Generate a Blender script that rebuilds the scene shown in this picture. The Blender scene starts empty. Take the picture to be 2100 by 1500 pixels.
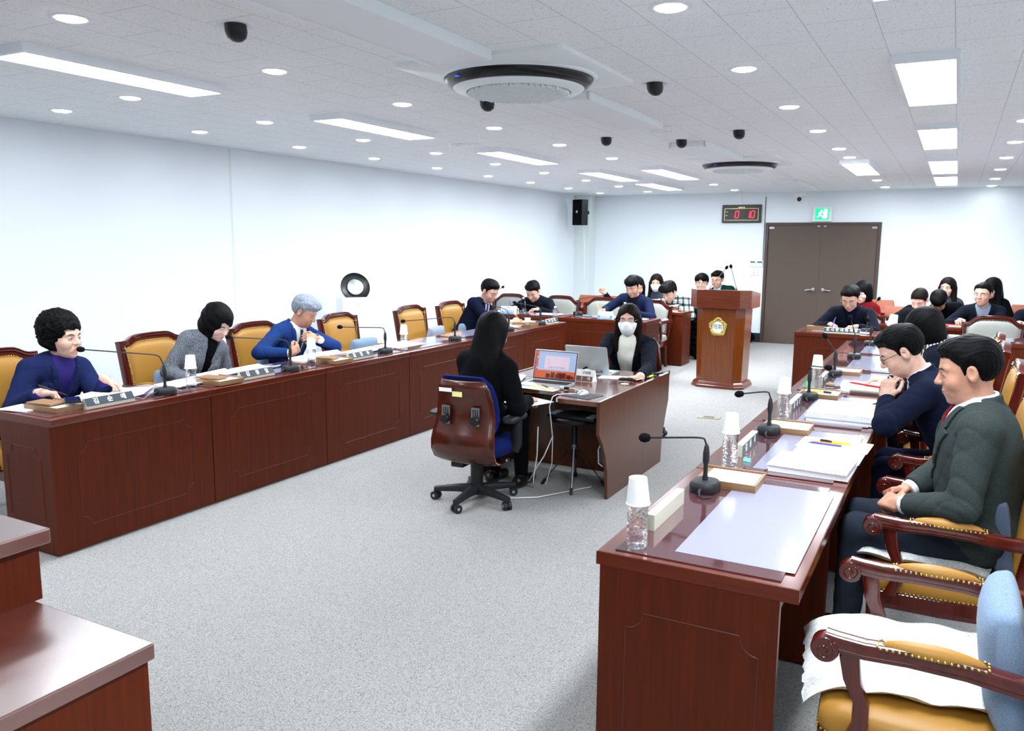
# Council committee room - everything procedural
import bpy, bmesh, math, random
import numpy as np
from mathutils import Vector, Matrix
S = bpy.context.scene
COL = S.collection
R = math.radians
rnd = random.Random(7)

# ------------------------------------------------------------ camera, world, exposure
CAM_H = 1.68
cam_data = bpy.data.cameras.new('camera'); cam = bpy.data.objects.new('camera', cam_data); COL.objects.link(cam)
cam_data.sensor_fit = 'HORIZONTAL'; cam_data.sensor_width = 36.0
cam_data.lens = 36.0 * 1670.0 / 2100.0
YAW, PITCH, ROLL = 0.4953, 0.14814, 0.008124
_f = Vector((-math.sin(YAW)*math.cos(PITCH), math.cos(YAW)*math.cos(PITCH), -math.sin(PITCH)))
_r0 = Vector((math.cos(YAW), math.sin(YAW), 0)); _u0 = _r0.cross(_f)
_r = _r0*math.cos(ROLL) + _u0*math.sin(ROLL); _u = -_r0*math.sin(ROLL) + _u0*math.cos(ROLL)
_m = Matrix((_r, _u, -_f)).transposed().to_4x4(); _m.translation = Vector((0, 0, CAM_H))
cam.matrix_world = _m
cam_data.clip_start = 0.05; cam_data.clip_end = 60
cam_data.dof.use_dof = True; cam_data.dof.focus_distance = 5.5; cam_data.dof.aperture_fstop = 13.0
S.camera = cam
w = bpy.data.worlds.new('world'); S.world = w; w.use_nodes = True
w.node_tree.nodes['Background'].inputs[0].default_value = (0.8, 0.9, 1, 1)
w.node_tree.nodes['Background'].inputs[1].default_value = 0.3
S.view_settings.view_transform = 'Standard'; S.view_settings.look = 'None'
S.view_settings.gamma = 1.0; S.view_settings.use_curve_mapping = False
S.view_settings.exposure = 0.6
try:
    S.cycles.use_denoising = True
    S.cycles.use_adaptive_sampling = True; S.cycles.adaptive_threshold = 0.03
    S.cycles.max_bounces = 8; S.cycles.diffuse_bounces = 4; S.cycles.glossy_bounces = 3
    S.cycles.transmission_bounces = 6; S.cycles.transparent_max_bounces = 8
    S.cycles.caustics_reflective = False; S.cycles.caustics_refractive = False
    S.cycles.sample_clamp_indirect = 4.0
except Exception: pass
PANEL_E = 27.0; DOWN_E = 34.0
LAMP_COL = (0.895, 0.95, 1.0)

# ------------------------------------------------------------ materials
def lin(c):
    c = c/255.0
    return c/12.92 if c <= 0.04045 else ((c+0.055)/1.055)**2.4
def rgb(r, g, b): return (lin(r), lin(g), lin(b), 1.0)
MATS = {}
def mat(name, col, rough=0.5, metal=0.0, spec=0.5, coat=0.0, coat_r=0.05, sub=0.0, alpha=1.0, trans=0.0, emit=None, es=0.0, sheen=0.0, ior=1.45):
    m = bpy.data.materials.new(name); m.use_nodes = True
    b = m.node_tree.nodes['Principled BSDF']
    b.inputs['Base Color'].default_value = rgb(*col); b.inputs['Roughness'].default_value = rough
    b.inputs['Metallic'].default_value = metal; b.inputs['Specular IOR Level'].default_value = spec
    b.inputs['Coat Weight'].default_value = coat; b.inputs['Coat Roughness'].default_value = coat_r
    b.inputs['IOR'].default_value = ior
    if sub: b.inputs['Subsurface Weight'].default_value = sub; b.inputs['Subsurface Radius'].default_value = (0.01, 0.004, 0.002)
    if trans: b.inputs['Transmission Weight'].default_value = trans
    if alpha < 1: b.inputs['Alpha'].default_value = alpha
    if sheen: b.inputs['Sheen Weight'].default_value = sheen
    if emit: b.inputs['Emission Color'].default_value = rgb(*emit); b.inputs['Emission Strength'].default_value = es
    MATS[name] = m
    return m
def nodes(m): return m.node_tree, m.node_tree.nodes, m.node_tree.links, m.node_tree.nodes['Principled BSDF']
def coords(m, scale=(1, 1, 1), kind='Object', rot=(0, 0, 0)):
    t, n, l, b = nodes(m)
    tc = n.new('ShaderNodeTexCoord'); mp = n.new('ShaderNodeMapping')
    mp.inputs['Scale'].default_value = scale; mp.inputs['Rotation'].default_value = rot
    l.new(tc.outputs[kind], mp.inputs[0]); return mp.outputs[0]
def ramp(m, fac, stops):
    t, n, l, b = nodes(m)
    r = n.new('ShaderNodeValToRGB'); e = r.color_ramp.elements
    while len(e) < len(stops): e.new(0.5)
    for k, (p, c) in enumerate(stops): e[k].position = p; e[k].color = rgb(*c) if len(c) == 3 else c
    l.new(fac, r.inputs[0]); return r.outputs[0]
def noise(m, vec, sc, det=3, rough=0.5, dist=0.0):
    t, n, l, b = nodes(m)
    x = n.new('ShaderNodeTexNoise'); x.inputs['Scale'].default_value = sc; x.inputs['Detail'].default_value = det
    x.inputs['Roughness'].default_value = rough; x.inputs['Distortion'].default_value = dist
    if vec is not None: l.new(vec, x.inputs['Vector'])
    return x.outputs['Fac']
def bump(m, fac, strength=0.3, dist=0.002):
    t, n, l, b = nodes(m)
    x = n.new('ShaderNodeBump'); x.inputs['Strength'].default_value = strength; x.inputs['Distance'].default_value = dist
    l.new(fac, x.inputs['Height']); l.new(x.outputs[0], b.inputs['Normal'])
def wood(name, dark, light, axis='z', rough=0.3, coat=0.3, sc=1.0, fig=0.0, spec=0.5):
    m = mat(name, dark, rough, coat=coat, coat_r=0.12, spec=spec)
    t, n, l, b = nodes(m)
    s = {'z': (22, 22, 1.2), 'y': (22, 1.2, 22), 'x': (1.2, 22, 22)}[axis]
    v = coords(m, tuple(k*sc for k in s))
    a = noise(m, v, 2.2, 5, 0.62, 0.6)
    c = ramp(m, a, [(0.25, dark), (0.75, light)])
    l.new(c, b.inputs['Base Color'])
    return m
def fabric(name, col, rough=0.9, var=0.12, sc=900, bs=0.25, bd=0.0006, sheen=0.15, fleck=None):
    lum = sum(col)/3; kk = .52 if lum < 60 else .62 if lum < 110 else (.80 if lum < 190 else .97)
    col = tuple(int(c_*kk) for c_ in col); sheen = .01 if lum < 110 else .08
    if fleck: fleck = tuple(int(c_*.8) for c_ in fleck)
    m = mat(name, col, rough, sheen=sheen, spec=0.05 if lum < 110 else .12)
    t, n, l, b = nodes(m)
    v = coords(m)
    a = noise(m, v, sc, 2, 0.6)
    d = tuple(max(0, int(k*(1-var))) for k in col); g = tuple(min(255, int(k*(1+var)+2)) for k in col)
    if fleck:
        c = ramp(m, noise(m, v, 210, 3, 0.7), [(0.40, col), (0.62, fleck)])
    else: c = ramp(m, a, [(0.3, d), (0.7, g)])
    l.new(c, b.inputs['Base Color'])
    big = noise(m, v, 14, 3, 0.5)
    mx = n.new('ShaderNodeMath'); mx.operation = 'MULTIPLY_ADD'; l.new(a, mx.inputs[0]); mx.inputs[1].default_value = 0.5
    mb = n.new('ShaderNodeMath'); mb.operation = 'MULTIPLY'; l.new(big, mb.inputs[0]); mb.inputs[1].default_value = 4.0
    l.new(mb.outputs[0], mx.inputs[2])
    bump(m, mx.outputs[0], bs, bd*3)
    return m

M_WOODV = wood('mahogany laminate', (70, 24, 6), (92, 33, 9), 'z', 0.42, 0.0, spec=0.22)
M_WOODT = wood('mahogany top lacquer', (80, 26, 12), (106, 38, 17), 'y', 0.18, 0.6)
M_WOODX = wood('mahogany edge', (80, 27, 8), (102, 36, 12), 'x', 0.3, 0.15, spec=.3)
M_GROOVE = mat('groove line red', (84, 28, 18), 0.4)
M_CARVE = wood('carved chair wood', (62, 14, 8), (92, 24, 12), 'z', 0.18, 0.6)
for _m in (M_WOODT,): nodes(_m)[3].inputs['Coat IOR'].default_value = 2.2
M_ROST = wood('rostrum lacquer', (80, 26, 12), (106, 38, 17), 'y', 0.25, 1.0)
nodes(M_ROST)[3].inputs['Coat IOR'].default_value = 2.6; nodes(M_ROST)[3].inputs['Coat Roughness'].default_value = .25
M_PODIUM = wood('podium oak brown', (96, 46, 13), (124, 62, 19), 'z', 0.25, 0.4)
M_PODTOP = wood('podium red brown', (86, 32, 10), (112, 46, 16), 'x', 0.25, 0.4)
M_CTR = wood('clerk desk brown', (70, 34, 14), (90, 46, 21), 'z', 0.3, 0.25)
M_CTRT = wood('clerk desk top', (84, 40, 22), (106, 54, 32), 'x', 0.16, 0.6)
M_TRAY = wood('tray oak', (122, 88, 58), (158, 122, 86), 'x', 0.45, 0.05)
M_LEATHER = mat('mustard leather', (164, 118, 48), 0.42, spec=0.35)
bump(M_LEATHER, noise(M_LEATHER, coords(M_LEATHER), 260, 4, 0.6), 0.12, 0.001)
M_GREYFAB = fabric('light grey upholstery', (184, 185, 178), sc=600)
M_BLUECUSH = fabric('pale blue cushion', (150, 176, 206), sc=300)
M_GREYCUSH = fabric('slate blue cushion', (108, 122, 148), sc=300)
M_WHITECUSH = fabric('white quilted cotton', (238, 240, 240), sc=120, bs=0.4, bd=0.002)
M_BRASS = mat('brass', (196, 172, 106), 0.28, 1.0)
M_BLACKP = mat('black plastic', (20, 21, 24), 0.38)
M_BLACKM = mat('black matt plastic', (26, 28, 32), 0.55)
M_FOAM = fabric('foam black', (34, 36, 42), sc=700, bs=0.5)
M_CHROME = mat('chrome', (210, 212, 215), 0.18, 1.0)
M_SILVER = mat('silver plastic', (188, 192, 194), 0.32, 0.6)
M_WHITEP = mat('white plastic', (238, 240, 240), 0.35)
M_PAPER = mat('white paper', (244, 246, 252), 0.7)
M_PAPERB = mat('printed paper', (240, 243, 250), 0.7)
def _print(m):
    t, n, l, b = nodes(m)
    v = coords(m, (1, 1, 1)); sep = n.new('ShaderNodeSeparateXYZ'); l.new(v, sep.inputs[0])
    w1 = n.new('ShaderNodeMath'); w1.operation = 'MULTIPLY'; l.new(sep.outputs[0], w1.inputs[0]); w1.inputs[1].default_value = 420
    s1 = n.new('ShaderNodeMath'); s1.operation = 'SINE'; l.new(w1.outputs[0], s1.inputs[0])
    nz = noise(m, coords(m, (40, 260, 1)), 1.0, 2)
    mu = n.new('ShaderNodeMath'); mu.operation = 'MULTIPLY'; l.new(s1.outputs[0], mu.inputs[0]); l.new(nz, mu.inputs[1])
    l.new(ramp(m, mu.outputs[0], [(0.34, (242, 245, 252)), (0.5, (206, 212, 226))]), b.inputs['Base Color'])
_print(M_PAPERB)
M_YELLOWP = mat('yellow paper', (246, 240, 158), 0.7)
M_GLASST = mat('desk glass', (176, 176, 200), 0.06, coat=0.5, coat_r=0.03, spec=0.6)
M_DESKMAT = mat('lilac desk mat', (150, 150, 172), 0.14, coat=0.6, coat_r=0.08)
M_GLASSD = mat('tinted desk glass', (84, 48, 54), 0.07, coat=0.7, coat_r=0.04, spec=0.6)
for _m in (M_GLASSD, M_CTRT): nodes(_m)[3].inputs['Coat IOR'].default_value = 1.9
M_BEIGE = mat('beige nameplate block', (206, 204, 186), 0.45)
M_NPDARK = mat('dark nameplate face', (58, 66, 74), 0.4)
M_WHITE = mat('white lettering', (245, 245, 245), 0.5)
M_BLACKTX = mat('black lettering', (25, 25, 28), 0.6)
M_BLUETX = mat('blue label', (70, 150, 215), 0.5)
M_CUP = mat('white paper cup', (244, 246, 244), 0.6, sub=0.0)
M_SHOE = mat('black shoe leather', (14, 13, 14), 0.3)
M_RED = mat('red plastic', (206, 30, 30), 0.35); M_BLUEPEN = mat('blue plastic', (56, 60, 190), 0.35)
M_YEL = mat('highlighter yellow', (226, 236, 40), 0.4); M_ORANGE = mat('orange plastic', (240, 150, 40), 0.4)
M_MINT = mat('mint enamel', (150, 222, 220), 0.35)
M_GREEN = mat('green plastic', (40, 170, 110), 0.4)
M_STEEL = mat('brushed steel', (150, 152, 155), 0.35, 1.0)
# clear bottle: mostly see-through plastic with wavy highlights
M_PET = mat('clear bottle plastic', (245, 250, 252), 0.03, trans=1.0, ior=1.2, alpha=.6)
def _pet(m):
    t, n, l, b = nodes(m)
    vo = n.new('ShaderNodeTexVoronoi'); vo.inputs['Scale'].default_value = 85; l.new(coords(m), vo.inputs['Vector'])
    bump(m, vo.outputs['Distance'], 0.7, 0.004)
_pet(M_PET)

# ------------------------------------------------------------ mesh builder
class MB:
    def __init__(s): s.v = []; s.f = []; s.mi = []; s.cur = 0; s.M = Matrix.Identity(4)
    def xf(s, loc=(0, 0, 0), rot=(0, 0, 0)):
        s.M = Matrix.Translation(Vector(loc)) @ Matrix.Rotation(rot[2], 4, 'Z') @ Matrix.Rotation(rot[1], 4, 'Y') @ Matrix.Rotation(rot[0], 4, 'X'); return s
    def m(s, i): s.cur = i; return s
    def add(s, vs, fs):
        o = len(s.v)
        for p in vs: q = s.M @ Vector(p); s.v.append((q.x, q.y, q.z))
        for f in fs: s.f.append(tuple(o+i for i in f)); s.mi.append(s.cur)
        return s
    def box(s, x0, x1, y0, y1, z0, z1):
        v = [(x, y, z) for z in (z0, z1) for y in (y0, y1) for x in (x0, x1)]
        return s.add(v, [(0, 2, 3, 1), (4, 5, 7, 6), (0, 1, 5, 4), (2, 6, 7, 3), (0, 4, 6, 2), (1, 3, 7, 5)])
    def cbox(s, c, d): return s.box(c[0]-d[0]/2, c[0]+d[0]/2, c[1]-d[1]/2, c[1]+d[1]/2, c[2]-d[2]/2, c[2]+d[2]/2)
    def loft(s, loops, cap=True, closed=True):
        n = len(loops[0]); vs = [p for L in loops for p in L]; fs = []
        for k in range(len(loops)-1):
            for i in range(n if closed else n-1):
                j = (i+1) % n; a = k*n
                fs.append((a+i, a+j, a+n+j, a+n+i))
        if cap: fs.append(tuple(reversed(range(n)))); fs.append(tuple((len(loops)-1)*n+i for i in range(n)))
        return s.add(vs, fs)
    def lathe(s, prof, n=24, c=(0, 0, 0), axis='z', cap=True):
        L = []
        for r, h in prof:
            lp = []
            for i in range(n):
                a = 2*math.pi*i/n; x, y = r*math.cos(a), r*math.sin(a)
                if axis == 'z': lp.append((c[0]+x, c[1]+y, c[2]+h))
                elif axis == 'y': lp.append((c[0]+x, c[1]+h, c[2]-y))
                else: lp.append((c[0]+h, c[1]+x, c[2]+y))
            L.append(lp)
        return s.loft(L, cap)
    def cyl(s, a, b, ra, rb=None, n=12): return s.tube([a, b], [ra, ra if rb is None else rb], n)
    def tube(s, pts, rad, n=8, cap=True, flat=None):
        pts = [Vector(p) for p in pts]
        if not isinstance(rad, (list, tuple)): rad = [rad]*len(pts)
        L = []; up = None
        for k, p in enumerate(pts):
            a = pts[max(0, k-1)]; b = pts[min(len(pts)-1, k+1)]; d = (b-a)
            if d.length < 1e-9: d = Vector((0, 0, 1))
            d.normalize()
            if up is None: up = Vector((0, 0, 1)) if abs(d.z) < 0.9 else Vector((1, 0, 0))
            x = d.cross(up)
            if x.length < 1e-6: x = d.orthogonal()
            x.normalize(); up = x.cross(d); up.normalize()
            fx, fy = (1, 1) if flat is None else flat
            L.append([p + (x*math.cos(2*math.pi*i/n)*fx + up*math.sin(2*math.pi*i/n)*fy)*rad[k] for i in range(n)])
        return s.loft(L, cap)
    def prism(s, poly, z0, z1, plane='xy'):
        f = {'xy': lambda p, h: (p[0], p[1], h), 'xz': lambda p, h: (p[0], h, p[1]), 'yz': lambda p, h: (h, p[0], p[1])}[plane]
        return s.loft([[f(p, z0) for p in poly], [f(p, z1) for p in poly]])
    def ell(s, c, r, n=16, m=10):
        prof = []; L = []
        for k in range(m+1):
            t = math.pi*(k/m)-math.pi/2; cr = max(0.001, math.cos(t))
            L.append([(c[0]+r[0]*cr*math.cos(2*math.pi*i/n), c[1]+r[1]*cr*math.sin(2*math.pi*i/n), c[2]+r[2]*math.sin(t)) for i in range(n)])
        return s.loft(L, True)
    def build(s, name, mats, parent=None, bevel=0, smooth=None, segs=2, sub=0, recalc=True):
        me = bpy.data.meshes.new(name); me.from_pydata(s.v, [], s.f)
        if not isinstance(mats, (list, tuple)): mats = [mats]
        for m in mats: me.materials.append(m)
        if len(mats) > 1: me.polygons.foreach_set('material_index', [min(i, len(mats)-1) for i in s.mi])
        if recalc:
            bm = bmesh.new(); bm.from_mesh(me); bmesh.ops.recalc_face_normals(bm, faces=bm.faces); bm.to_mesh(me); bm.free()
        if smooth is not None:
            me.polygons.foreach_set('use_smooth', [True]*len(me.polygons))
            if smooth < 179: me.set_sharp_from_angle(angle=R(smooth))
        me.update()
        o = bpy.data.objects.new(name, me); COL.objects.link(o)
        if parent is not None: o.parent = parent
        if bevel:
            b = o.modifiers.new('bevel', 'BEVEL'); b.width = bevel; b.segments = segs; b.limit_method = 'ANGLE'; b.angle_limit = R(40); b.harden_normals = False
        if sub:
            q = o.modifiers.new('sub', 'SUBSURF'); q.levels = sub; q.render_levels = sub
        return o
def rrect(w, h, r, n=4, cx=0, cy=0):
    out = []
    for (sx, sy, a0) in ((1, 1, 0), (-1, 1, 90), (-1, -1, 180), (1, -1, 270)):
        for k in range(n+1):
            a = R(a0+90*k/n); out.append((cx+sx*(w/2-r)+r*math.cos(a), cy+sy*(h/2-r)+r*math.sin(a)))
    return out
def tag(o, label=None, cat=None, group=None, kind=None):
    if label: o['label'] = label
    if cat: o['category'] = cat
    if group: o['group'] = group
    if kind: o['kind'] = kind
    return o
def empty(name, loc=(0, 0, 0), rz=0):
    o = bpy.data.objects.new(name, None); COL.objects.link(o); o.location = loc; o.rotation_euler = (0, 0, rz); o.empty_display_size = 0.1; return o
def copy_tree(o, parent=None):
    c = o.copy(); COL.objects.link(c)
    if parent is not None: c.parent = parent
    for ch in list(o.children): copy_tree(ch, c)
    return c
def text_mesh(name, body, size, m, parent=None, ext=0.0006, align='CENTER', M=None, sx=1.0, bold=0.0):
    cu = bpy.data.curves.new(name, 'FONT'); cu.body = body; cu.size = size; cu.extrude = ext
    cu.align_x = align; cu.align_y = 'CENTER'; cu.offset = bold; cu.resolution_u = 3
    t = bpy.data.objects.new(name, cu); COL.objects.link(t)
    dg = bpy.context.evaluated_depsgraph_get(); me = bpy.data.meshes.new_from_object(t.evaluated_get(dg))
    bpy.data.objects.remove(t); bpy.data.curves.remove(cu)
    if M is None: M = Matrix.Identity(4)
    me.transform(M @ Matrix.Diagonal((sx, 1, 1, 1)))
    me.name = name; me.materials.clear(); me.materials.append(m)
    o = bpy.data.objects.new(name, me); COL.objects.link(o)
    if parent is not None: o.parent = parent
    return o
# ------------------------------------------------------------ distance-field bodies (vectorised, sparse surface nets)
def V3(*a): return np.array(a, dtype=np.float64)
def nrm(v): v = np.asarray(v, float); return v/max(1e-9, np.linalg.norm(v))
def smin(a, b, k): h = np.clip(0.5+0.5*(b-a)/k, 0, 1); return b*(1-h)+a*h - k*h*(1-h)
def smax(a, b, k): return -smin(-a, -b, k)
def capsule(P, a, b, ra, rb=None):
    rb = ra if rb is None else rb
    a = np.asarray(a, float); d = np.asarray(b, float)-a; pa = P-a
    t = np.clip(pa@d/max(1e-12, d@d), 0, 1)
    return np.linalg.norm(pa-t[:, None]*d, axis=1)-(ra+(rb-ra)*t)
def ellip(P, c, r, A=None):
    q = P-np.asarray(c, float)
    if A is not None: q = q@A.T
    r = np.asarray(r, float); k0 = np.linalg.norm(q/r, axis=1); k1 = np.linalg.norm(q/(r*r), axis=1)
    return k0*(k0-1.0)/np.maximum(k1, 1e-9)
def near(P, c, rad, fn, far=0.05):
    """evaluate fn only for points within rad of c"""
    d = np.linalg.norm(P-np.asarray(c, float), axis=1)-rad+far
    m = d < far
    if m.any(): d[m] = fn(P[m])
    return d
def surface_net(fn, lo, hi, h):
    B = 8; lo = np.asarray(lo, float); nb = np.ceil((np.asarray(hi, float)-lo)/(B*h)).astype(int)+1
    bi = np.stack(np.meshgrid(*[np.arange(k) for k in nb], indexing='ij'), -1).reshape(-1, 3)
    cen = lo+(bi+0.5)*B*h
    d = fn(cen); bi = bi[np.abs(d) < B*h*1.15+0.012]
    g = np.arange(B+1); off = np.stack(np.meshgrid(g, g, g, indexing='ij'), -1).reshape(-1, 3)
    gi = (bi[:, None, :]*B+off[None]).reshape(-1, 3)
    val = np.empty(len(gi)); CH = 400000
    for s in range(0, len(gi), CH): val[s:s+CH] = fn(lo+gi[s:s+CH]*h)
    val = val.reshape(-1, B+1, B+1, B+1)
    ins = val < 0
    cs = np.zeros((len(bi), B, B, B), int)
    for dx in (0, 1):
        for dy in (0, 1):
            for dz in (0, 1): cs += ins[:, dx:dx+B, dy:dy+B, dz:dz+B]
    act = (cs > 0) & (cs < 8)
    bb, ix, iy, iz = np.nonzero(act)
    base = bi[bb]*B+np.stack([ix, iy, iz], 1)
    c = {}
    for dx in (0, 1):
        for dy in (0, 1):
            for dz in (0, 1): c[(dx, dy, dz)] = val[bb, ix+dx, iy+dy, iz+dz]
    acc = np.zeros((len(bb), 3)); cnt = np.zeros(len(bb))
    for p in c:
        for ax in range(3):
            if p[ax] == 0:
                q = list(p); q[ax] = 1; q = tuple(q)
                a, b_ = c[p], c[q]; m = (a < 0) != (b_ < 0)
                t = np.where(m, a/np.where(a-b_ == 0, 1, a-b_), 0)
                for k in range(3): acc[:, k] += np.where(m, p[k]+(t if k == ax else 0), 0)
                cnt += m
    vert = lo+(base+acc/cnt[:, None])*h
    K = 4096
    key = (base[:, 0]*K+base[:, 1])*K+base[:, 2]
    order = np.argsort(key); sk = key[order]
    def find(b3):
        kk = (b3[:, 0]*K+b3[:, 1])*K+b3[:, 2]; i = np.searchsorted(sk, kk); i = np.clip(i, 0, len(sk)-1)
        return np.where(sk[i] == kk, order[i], -1)
    quads = []
    for ax in range(3):
        q = [0, 0, 0]; q[ax] = 1
        a, b_ = c[(0, 0, 0)], c[tuple(q)]
        m = (a < 0) != (b_ < 0)
        bs = base[m]; flip = (b_[m] < 0)
        o1, o2 = [(1, 2), (2, 0), (0, 1)][ax]
        e1 = np.zeros(3, int); e1[o1] = 1; e2 = np.zeros(3, int); e2[o2] = 1
        i0 = np.nonzero(m)[0]; i1 = find(bs-e1); i2 = find(bs-e1-e2); i3 = find(bs-e2)
        ok = (i1 >= 0) & (i2 >= 0) & (i3 >= 0)
        Q = np.stack([i0, i1, i2, i3], 1); Q[flip] = Q[flip][:, ::-1]
        quads.append(Q[ok])
    return vert, np.concatenate(quads)
def mesh_obj(name, v, q, m, parent=None, loc=None, smooth=True):
    me = bpy.data.meshes.new(name)
    if loc is not None: v = v-np.asarray(loc, float)
    me.vertices.add(len(v)); me.vertices.foreach_set('co', v.astype(np.float32).ravel())
    me.loops.add(len(q)*4); me.loops.foreach_set('vertex_index', q.astype(np.int32).ravel())
    me.polygons.add(len(q)); me.polygons.foreach_set('loop_start', np.arange(0, len(q)*4, 4, dtype=np.int32))
    me.update(calc_edges=True); me.validate()
    me.polygons.foreach_set('use_smooth', [smooth]*len(me.polygons))
    for k in (m if isinstance(m, (list, tuple)) else [m]): me.materials.append(k)
    o = bpy.data.objects.new(name, me); COL.objects.link(o)
    if parent is not None: o.parent = parent
    return o
def sdf_obj(name, fn, lo, hi, h, m, parent=None, loc=None):
    v, q = surface_net(fn, lo, hi, h)
    return mesh_obj(name, v, q, m, parent, loc)
# ------------------------------------------------------------ people
M_SKIN = {}
def skin(name, col):
    m = mat(name, col, 0.48, spec=0.35, sub=0.12)
    t, n, l, b = nodes(m)
    a = noise(m, coords(m), 45, 4, 0.6)
    c = ramp(m, a, [(0.3, tuple(int(k*0.94) for k in col)), (0.7, tuple(min(255, int(k*1.04)) for k in col))])
    l.new(c, b.inputs['Base Color'])
    bump(m, noise(m, coords(m), 420, 3, 0.6), 0.12, 0.0006)
    M_SKIN[name] = m; return m
skin('fair skin', (212, 170, 150)); skin('tan skin', (190, 140, 116)); skin('warm skin', (202, 156, 134)); skin('pale skin', (222, 184, 168))
def hairmat(name, dark, light, rough=0.34):
    m = mat(name, dark, rough, spec=0.07)
    t, n, l, b = nodes(m)
    v = coords(m, (170, 170, 12)); a = noise(m, v, 1.0, 4, 0.7, 1.2)
    l.new(ramp(m, a, [(0.35, dark), (0.72, light)]), b.inputs['Base Color'])
    bump(m, a, 0.6, 0.0025); return m
M_HBLACK = hairmat('black hair', (5, 5, 6), (17, 16, 18), .5); M_HBROWN = hairmat('dark brown hair', (10, 8, 8), (32, 22, 19), .5); M_HGREY = hairmat('grey hair', (82, 90, 102), (176, 184, 194), 0.4)
M_LIP = mat('lip', (172, 108, 98), 0.5); M_LIPR = mat('rose lip', (206, 70, 84), 0.35); M_EYEW = mat('eye white', (232, 228, 224), 0.25); M_IRIS = mat('dark iris', (22, 14, 10), 0.12)
M_BROW = mat('eyebrow hair', (28, 22, 20), 0.8); M_LENS = mat('spectacle lens', (235, 245, 250), 0.02, alpha=0.14)
M_FRAME = mat('dark spectacle frame', (40, 34, 32), 0.25, 0.6); M_FRAMES = mat('silver spectacle frame', (150, 150, 152), 0.2, 1.0)
M_MASK = fabric('white face mask', (240, 242, 246), 0.85, 0.02, 500)

def head_sdf(q, fem=False, fat=1.0, hi=True):
    qa = np.abs(q[:, :1]); qa = np.concatenate([qa, q[:, 1:]], 1)
    jf = 0.9 if fem else 1.0
    d = smin(ellip(q, (0, -.012, .036), (.078, .098, .084)), ellip(q, (0, .022, -.026), (.064*fat, .067, .078)), .03)
    d = smin(d, ellip(q, (0, .034, -.078), (.047*fat*jf, .044, .034)), .03)
    d = smin(d, ellip(q, (0, .066, -.099), (.017, .017, .014)), .022)
    d = smin(d, ellip(qa, (.038*fat, .055, -.03), (.026, .025, .028)), .02)
    d = smin(d, capsule(qa, V3(.006, .0795, .024), V3(.046, .066, .026), .009), .014)
    d = smax(d, -ellip(qa, (.031, .101, .005), (.018, .019, .012)), .014)
    d = smin(d, ellip(qa, (.031, .073, .003), (.017, .012, .011)), .005)
    d = smin(d, capsule(q, V3(0, .080, .018), V3(0, .104, -.024), .007, .0115), .010)
    d = smin(d, ellip(qa, (.011, .093, -.028), (.0085, .010, .0078)), .006)
    d = smin(d, ellip(q, (0, .076, -.063), (.027, .015, .022)), .014)
    d = smin(d, ellip(q, (0, .0885, -.0565), (.022, .0062, .0046)), .0035)
    d = smin(d, ellip(q, (0, .0873, -.0665), (.019, .0066, .0052)), .0035)
    d = smax(d, -capsule(qa, V3(0, .0965, -.0615), V3(.022, .086, -.0615), .0016), .002)
    d = smax(d, -capsule(qa, V3(.021, .0865, -.030), V3(.032, .078, -.062), .0030), .006)
    d = smax(d, -capsule(qa, V3(.020, .0885, -.008), V3(.042, .078, -.010), .0026), .005)
    e = ellip(qa, (.081, -.010, -.002), (.009, .019, .032))
    e = smax(e, -ellip(qa, (.0910, -.005, .003), (.0085, .0125, .0225)), .003)
    d = smin(d, e, .004)
    return d
def ridge(q, n, amp, z=30):
    ph = np.arctan2(q[:, 0], -q[:, 1]+.02); py = np.arctan2(q[:, 0], q[:, 2]+.05)
    a = np.sin(ph*n+2.2*np.sin(q[:, 2]*z)+3*np.sin(q[:, 1]*22))+.8*np.sin(ph*n*2.3+3*np.sin(q[:, 2]*z*1.7+q[:, 1]*40))
    b_ = np.sin(py*31+3.5*np.sin(q[:, 1]*26)+2*np.sin(q[:, 0]*40))+.8*np.sin(py*67+4*np.sin(q[:, 1]*33+q[:, 2]*20))
    w_ = np.clip((q[:, 2]-.02)/.05, 0, 1)
    return amp*.55*(a*(1-w_)+b_*w_)
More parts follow.
